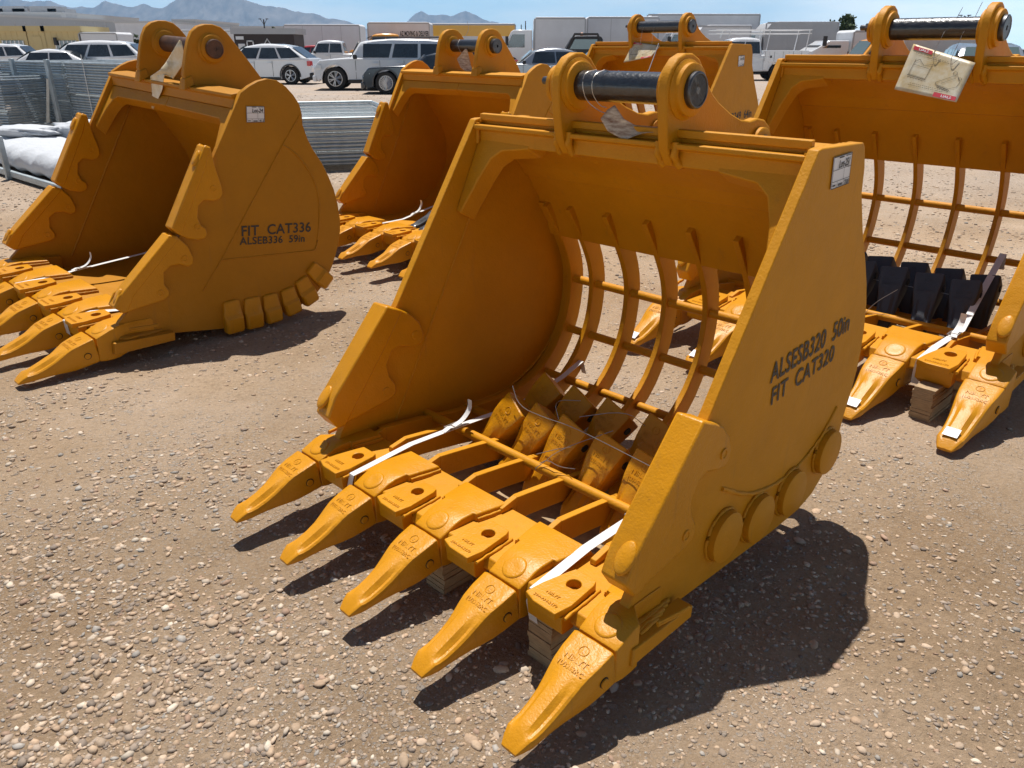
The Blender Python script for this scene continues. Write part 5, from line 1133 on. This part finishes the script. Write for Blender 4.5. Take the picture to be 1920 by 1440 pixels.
for i in range(26): d.box(i*L/26, i*L/26+.10, -.06, 0, 0, H)
d.build('panel_seam', M['warehouse2'], w)
u, L, H = building('warehouse', 'flat-roofed upper warehouse block with rooftop units, far left', -200, 126, 33, 195, 'warehouse2', 40)
for i, (x, s_) in enumerate([(.52, 5), (.62, 6), (.70, 3.5), (.80, 6), (.90, 4)]): MB().box(x*L, x*L+s_, 2, 7, H-1, H+1.1+.5*(i % 2)).build('rooftop_unit', M['boxdim'], u)
building('warehouse', 'pale flat warehouse with a tree in front, behind the left bucket ears', 222, 330, 49, 150, 'boxgrey', 30)
building('warehouse', 'low grey building behind the pin of the FIT CAT336 bucket', 330, 372, 45, 190, 'warehouse', 30)
building('warehouse', 'low beige roofline beyond the brown cabin trailer', 440, 540, 57, 160, 'warehouse2', 30)
# cream site offices
for (a, b_, lab) in ((-60, 53, 'cream site office module with barred window, leftmost of three'), (55, 87, 'cream site office module in the middle, with a closed door'), (88, 154, 'cream site office module with barred window, rightmost of three')):
    o, L, H = building('site_office', lab, a, b_, 63, 60, 'tan', 4, cat='site office', roof='tan')
    for x in ((.58 if a < 0 else .25),):
        if a == 55:
            MB().box(L*.25, L*.78, -.04, 0, .1, H*.88).build('door', M['tan'], o, bevel=.02); continue
        f = MB().box(x*L, x*L+1.5, -.05, -.0, .75, 1.9).build('window', M['glass'], o)
        g = MB()
        for k in range(6): g.box(x*L+k*.29, x*L+k*.29+.09, -.08, -.051, .75, 1.9)
        g.build('window_bars', M['whitepaint'], f)
    s_ = MB()
    for k in range(int(L/.4)): s_.box(k*.4, k*.4+.03, -.02, 0, .1, H)
    s_.build('wall_rib', M['tan'], o)
# brown cabin trailer
o, L, H = building('food_trailer', 'dark brown concession trailer with white-framed door and window', 440, 552, 67, 56, 'brown', 2.6, cat='trailer', roof='boxdim')
for (a, b_, z0, z1) in ((.20, .32, .3, 1.9),): 
    f = MB()
    for e in ((a*L, a*L+.07, z0, z1), (b_*L-.07, b_*L, z0, z1), (a*L, b_*L, z1-.07, z1)): f.box(e[0], e[1], -.05, 0, e[2], e[3])
    f.build('door_frame', M['whitepaint'], o)
MB().box(.06*L, .17*L, -.04, 0, .9, 1.7).build('window', M['boxwhite'], o)
f = MB(); f.tube([(.42*L, -.03, 1.2), (.55*L, -.03, 2.0), (.68*L, -.03, 1.2)], .05, n=4); f.tube([(.47*L, -.03, 1.2), (.55*L, -.03, 1.6), (.63*L, -.03, 1.2)], .03, n=4); f.build('gable_trim', M['whitepaint'], o)
MB().box(.03*L, .16*L, -.03, 0, 1.95, 2.15).build('name_panel', M['boxwhite'], o)
# steel service rack truck left of the left bucket
sr = empty('service_truck', at(215, 50), 0, 'flatbed service truck with pale pipe rails behind the white pickup on the left', 'truck', 'box trucks and trailers behind the cars')
MB().box(0, 3.4, 0, 2.2, .7, 1.1).build('deck', M['boxdim'], sr, bevel=.02)
f = MB()
for z in (1.3, 1.55): f.tube([(0, 0, z), (3.4, 0, z-.15)], .03, n=5)
for x in (0, .85, 1.7, 2.5, 3.4): f.tube([(x, 0, 1.0), (x, 0, 1.55-.045*x)], .025, n=5)
f.build('rail', M['whitepaint'], sr)
for x in (.6, 2.8): wheel(sr, x, .1, .45, .28, -1, 5)

# ================================================================== mountains, trees, poles
def ridge(name, pts, Yd, seed, label):
    xs = np.array([p[0] for p in pts], float); ys = np.array([p[1] for p in pts], float)
    px = np.linspace(xs[0], xs[-1], 420); py = np.interp(px, xs, ys)
    py = py+(fbm(px*.06, px*0, 4, seed)-.5)*5*np.clip(np.minimum(px-xs[0], xs[-1]-px)/20, 0, 1)
    Xw = (px-960)/FH*Yd; Hm = CAMH+(90-py)/FH*Yd
    rows = 46; V = []
    for j in range(rows):
        t = j/(rows-1); d = Yd*(.80+.20*t)
        prof = t**1.25
        sx = Xw/Yd*d
        sp = fbm(Xw/170+t*1.2, np.full_like(Xw, t*2.2), 5, seed+7, .6)
        z = Hm*prof*(1-(1-t)*(sp-.15)*1.7)
        z = np.maximum(z, -5); 
        V.append(np.stack([sx+(fbm(Xw/200, np.full_like(Xw, t*4), 2, seed+3)-.5)*120*(1-t), np.full_like(sx, d), z], -1))
    for k in range(3):
        d = Yd*(1.02+.05*k); V.append(np.stack([Xw/Yd*d, np.full_like(Xw, d), Hm*(1-.4*(k+1))], -1))
    V = np.array(V); n, m_ = V.shape[:2]; idx = np.arange(n*m_).reshape(n, m_)
    F = np.stack([idx[:-1, :-1], idx[:-1, 1:], idx[1:, 1:], idx[1:, :-1]], -1).reshape(-1, 4)
    o = np_mesh(name, V.reshape(-1, 3), F, [M2('rock', (.05, .045, .05), .95, col2=(.26, .23, .21), vscale=.009, stretch=(1.6, .5, .35))]); o['kind'] = 'structure'; return o
ridge('mountains', [(-260, 60), (-200, 30), (-120, 22), (-60, 34), (0, 17), (16, 13), (30, 5), (38, 1), (52, 10), (62, 13), (73, 14), (85, 11), (97, 13), (105, 12), (112, 12), (130, 20), (145, 22), (170, 22), (190, 23), (205, 14), (213, 13), (222, 16), (232, 17), (250, 22), (262, 21), (275, 18), (283, 17), (295, 22), (310, 24), (322, 20), (335, 14), (350, 7), (362, 2), (375, -6), (392, -10), (405, -6), (415, 0), (430, 7), (445, 5), (458, 8), (470, 10), (485, 15), (500, 18), (520, 21), (545, 24), (560, 29), (575, 32), (595, 33), (620, 40), (640, 43), (660, 47), (676, 52), (700, 62), (740, 78)], 6500, 3, 'm')
ridge('mountains', [(720, 80), (745, 58), (765, 46), (780, 33), (793, 28), (805, 34), (825, 33), (845, 36), (860, 31), (873, 28), (890, 33), (905, 40), (930, 46), (960, 58), (1000, 78)], 8000, 11, 'm')
def leafmat(): return M2('foliage', (.055, .085, .028), .8, var=.45, vscale=1.5)
def tree(label, px, Yd, ytop, wpx, name='tree', leaf=.14, n=900):
    base = at(px, Yd); H = CAMH+(90-ytop)/FH*Yd; Wd = wpx/FH*Yd/2
    root = empty(name, base, random.uniform(0, 6), label, 'tree')
    t = MB(); t.tube([(0, 0, 0), (.05*H, 0, H*.35), (.0, .03*H, H*.6)], [H*.035, H*.025, H*.012], n=7)
    for k in range(6): a = k*1.05; t.tube([(.03*H, 0, H*.3), (cos(a)*Wd*.4, sin(a)*Wd*.4, H*.55), (cos(a)*Wd*.75, sin(a)*Wd*.75, H*.78)], [H*.016, H*.010, H*.004], n=5)
    t.build('trunk', M2('bark', (.10, .075, .055), .9), root)
    cl = [(Vector((random.gauss(0, .42)*Wd, random.gauss(0, .42)*Wd, H*(.62+random.uniform(-.24, .28)))), random.uniform(.18, .36)*Wd) for _ in range(16)]
    c = MB()
    for _ in range(n):
        p, r = random.choice(cl); d = Vector((random.gauss(0, 1), random.gauss(0, 1), random.gauss(0, .8))).normalized()*r*random.random()**.4
        q = p+d; a, b = Vector((random.gauss(0, 1), random.gauss(0, 1), random.gauss(0, 1))).normalized(), Vector((random.gauss(0, 1), random.gauss(0, 1), random.gauss(0, 1))).normalized(); s = leaf*random.uniform(.6, 1.4)
        c.add([q, q+a*s, q+a*s+b*s*.6, q+b*s*.7], [(0, 1, 2, 3)])
    c.build('crown', leafmat(), root, smooth=0); return root
tree('round green tree beside the light pole, above the brown concession trailer', 508, 120, 51, 26, leaf=.3)
tree('airy olive tree behind the refrigerated box truck on the right', 1572, 90, 30, 66, leaf=.34, n=2400)
tree('small shrub-like tree behind the orange pickup roof', 1625, 110, 46, 30, leaf=.35, n=400)
tree('low bush in front of the pale warehouse, leftmost', 240, 70, 68, 26, 'bush', leaf=.14, n=700)
tree('low bush in front of the pale warehouse, beside the left bucket ear', 256, 72, 64, 22, 'bush', leaf=.14, n=700)
tree('thin bare-branched tree behind the ladder rack', 1345, 58, 56, 26, leaf=.07, n=250)
def pole(label, px, Yd, ytop, r=.12, arms=True):
    b = at(px, Yd); H = CAMH+(90-ytop)/FH*Yd; root = empty('light_pole', b, 0, label, 'light pole', 'tall light poles')
    MB().tube([(0, 0, 0), (0, 0, H)], [r*1.3, r], n=8).build('mast', M['trim'], root)
    if arms:
        a = MB()
        for s_ in (-1, 1): a.tube([(0, 0, H-.9), (s_*.6, 0, H+.1)], .05, n=5).box(s_*.6-.2, s_*.6+.2, -.2, .2, H+.0, H+.12)
        a.build('lamp_head', M['trim'], root)
pole('tall thin light pole against the mountains', 499, 150, 42)
pole('dark light pole top above the long trailer on the right', 1795, 120, 34, arms=True)
pole('thin pole between the yellow striped truck and the centre box truck', 984, 110, 44, r=.06, arms=False)
pole('second thin pole beside the yellow striped truck', 976, 115, 50, r=.06, arms=False)

# ================================================================== fence panels, mats, pallets
def fence_panel(Lx, Ly, r=.021, mesh=True, pitch=.07):
    fr = MB()
    for y in (0, Ly): fr.tube([(0, y, 0), (Lx, y, 0)], r, n=8)
    for x in (0, Lx/2, Lx): fr.tube([(x, 0, 0), (x, Ly, 0)], r*.9, n=6)
    mm = MB()
    if mesh:
        w = .0035; k = -Ly
        while k < Lx:
            for sg in (0, 1):
                x0, x1 = k, k+Ly
                a, b = (x0, 0), (x1, Ly)
                if a[0] < 0: a = (0, -a[0])
                if b[0] > Lx: b = (Lx, Ly-(b[0]-Lx))
                if sg: a, b = (Lx-a[0], a[1]), (Lx-b[0], b[1])
                mm.add([(a[0]-w, a[1], .004*sg), (a[0]+w, a[1], .004*sg), (b[0]+w, b[1], .004*sg), (b[0]-w, b[1], .004*sg)], [(0, 1, 2, 3)])
            k += pitch
    return fr, mm
def panel_stack(n, p0, p1, depth, z0, dz, group, labf, jitter=.02, mesh=True, pitch=.07):
    d = Vector((p1[0]-p0[0], p1[1]-p0[1], 0)); L = d.length; a = math.atan2(d.y, d.x)
    fr, mm = fence_panel(L, depth, mesh=mesh, pitch=pitch); first = None
    for i in range(n):
        if first is None:
            root = empty('fence_panel', cat='fence panel', group=group); fr.build('frame', M['galv'], root, smooth=50)
            if mesh: mm.build('chain_link', M['galv'], root, smooth=0)
            first = root
        else: root = copy_tree(first)
        root.location = (p0[0]+random.uniform(-1, 1)*jitter, p0[1]+random.uniform(-1, 1)*jitter, z0+i*dz); root.rotation_euler = (0, 0, a+random.uniform(-.002, .002)); root['label'] = labf(i)
lab = lambda s: (lambda i: s)
panel_stack(13, (-4.25, 9.79), (-1.35, 10.70), 3.3, .09, .046, 'fence panels stacked between the two digging buckets', lab('galvanised chain-link fence panel in the flat stack behind the FIT CAT336 bucket'), mesh=True)
panel_stack(24, (-10.35, 17.0), (-8.25, 15.4), 2.0, .16, .0455, 'fence panels in the steel rack', lab('galvanised fence panel in the steel rack with diagonal braces at the left'), mesh=False)
panel_stack(24, (-8.15, 15.32), (-6.2, 13.8), 2.0, .16, .0455, 'fence panels in the stack right of the rack', lab('galvanised fence panel in the stack between the steel rack and the left bucket'), mesh=False)
panel_stack(21, (-11.6, 16.0), (-9.25, 15.05), 2.0, .06, .0455, 'fence panels at the left edge', lab('galvanised fence panel in the stack cut off by the left photo edge'), mesh=False)
rk = empty('steel_rack', (-9.55, 16.15, 0), math.atan2(-1.6, 2.1), 'dark steel rack with posts and diagonal braces holding fence panels', 'rack')
for x in (0, 1.45): MB().box(x-.06, x+.06, -.08, -.02, 0, 1.27).build('post', M['galv'], rk, bevel=.005)
MB().box(-.05, 1.55, -.10, -.02, .06, .15).build('base_rail', M['galv'], rk, bevel=.005)
for a, b in (((0.05, .95), (.62, .15)), ((1.42, .95), (1.02, .15))): MB().tube([(a[0], -.07, a[1]), (b[0], -.07, b[1])], .035, n=4).build('brace', M['galv'], rk)
st = MB().box(-.012, .012, -.04, -.036, 0, 1.3); o = st.build('strap', M['strap'], None); o.location = (-7.55, 14.85, .05); o.rotation_euler = (0, 0, -.65); tag(o, 'thin white strap standing upright against the fence panel stack', 'strap')
# white covered mats and sacks
def lump(name, c, size, rz, m, label, cat, seed, group=None, sub=4, amp=.22):
    v, f = ico(sub); v = np.sign(v)*np.abs(v)**.72
    a = fbm(v[:, 0]*2.5+seed*7+9, v[:, 1]*2.5+v[:, 2]*3+9, 5, seed, .6)-.5; v = v*(1+amp*2*a[:, None])
    v = v*np.array(size)/2; o = np_mesh(name, v, f, [m]); o.location = c; o.rotation_euler = (0, 0, rz); tag(o, label, cat, group); return o
M2('tarp', (.50, .52, .55), .7, bump=.8, bscale=6, dist=.03)
a0 = math.atan2(8.7-10.4, -4.75+6.6)
mt = MB(); N = 22; loops = []
for i in range(26):
    t = i/25; wob = .02*sin(i*1.7); loops.append([(t*3.6-.6, y, z+wob*(.3 if z < .1 else 1)) for y, z in [(0, .10), (-.05, .16), (-.05, .24), (.0, .32), (.10, .36), (.5, .37+wob), (.9, .355), (1.3, .36), (1.36, .28), (1.36, .1)]])
mt.loft(loops); o = mt.build('wrapped_mat', M['tarp'], None, smooth=60); o.location = (-7.0, 10.65, 0); o.rotation_euler = (0, 0, a0); tag(o, 'long flat bundle wrapped in white sheeting lying left of the FIT CAT336 bucket', 'bundle')
fr = empty('steel_skid', (-7.0, 10.65, 0), a0, 'pale steel skid with an upright stub under the white wrapped bundle', 'skid')
MB().box(-.6, 3.0, -.12, -.06, .03, .10).build('rail', M['galv'], fr, bevel=.006)
for x in (1.35,): MB().box(x-.035, x+.035, -.16, -.10, 0, .50).build('upright', M['galv'], fr, bevel=.006)
MB().box(-.5, 2.9, .8, .9, 0, .09).build('rail', M['galv'], fr, bevel=.006)
lump('plastic_sack', (-6.55, 10.95, .44), (1.0, .55, .14), -.4, M['tarp'], 'flatter crumpled white plastic sack lying on the wrapped bundle', 'sack', 3, 'crumpled white sacks', amp=.25)
lump('plastic_sack', (-5.75, 11.15, .43), (1.1, .75, .24), -.5, M['tarp'], 'bigger crumpled white plastic sack lying on the wrapped bundle', 'sack', 5, 'crumpled white sacks', amp=.3)
bx = empty('cardboard_box', (-10.9, 18.4, 0), .1, 'brown cardboard carton on a pallet behind the left fence stacks', 'box')
MB().box(0, 1.0, 0, .7, .15, .75).build('carton', M['cardboard'], bx, bevel=.01); MB().box(.3, .5, -.004, 0, .45, .6).build('label', M['paper'], bx)
pl = empty('pallet', (-10.6, 17.6, 0), .1, 'empty wooden pallet on the gravel between fence stacks', 'pallet')
for k in range(5): MB().box(0, 1.2, k*.22, k*.22+.12, .11, .13).build('board', M['wood'], pl)
for k in range(3): MB().box(k*.54, k*.54+.09, 0, 1.0, .0, .11).build('bearer', M['wood'], pl)
# ================================================================== air
hz = MB().box(-5000, 3000, -60, 10500, -6, 520); ho = hz.build('haze', None, None, smooth=0) if False else None
hm = bpy.data.materials.new('air'); hm.use_nodes = True; hn = hm.node_tree; hn.nodes.clear(); out = hn.nodes.new('ShaderNodeOutputMaterial'); pv = hn.nodes.new('ShaderNodeVolumePrincipled')
pv.inputs['Color'].default_value = (.36, .64, 1.0, 1); pv.inputs['Density'].default_value = 1.25e-4; pv.inputs['Anisotropy'].default_value = .0
hn.links.new(pv.outputs[0], out.inputs['Volume'])
ho = hz.build('haze', hm, None, smooth=0); ho['kind'] = 'stuff'; ho['label'] = 'pale blue summer air softening the distant mountains'; ho['category'] = 'haze'
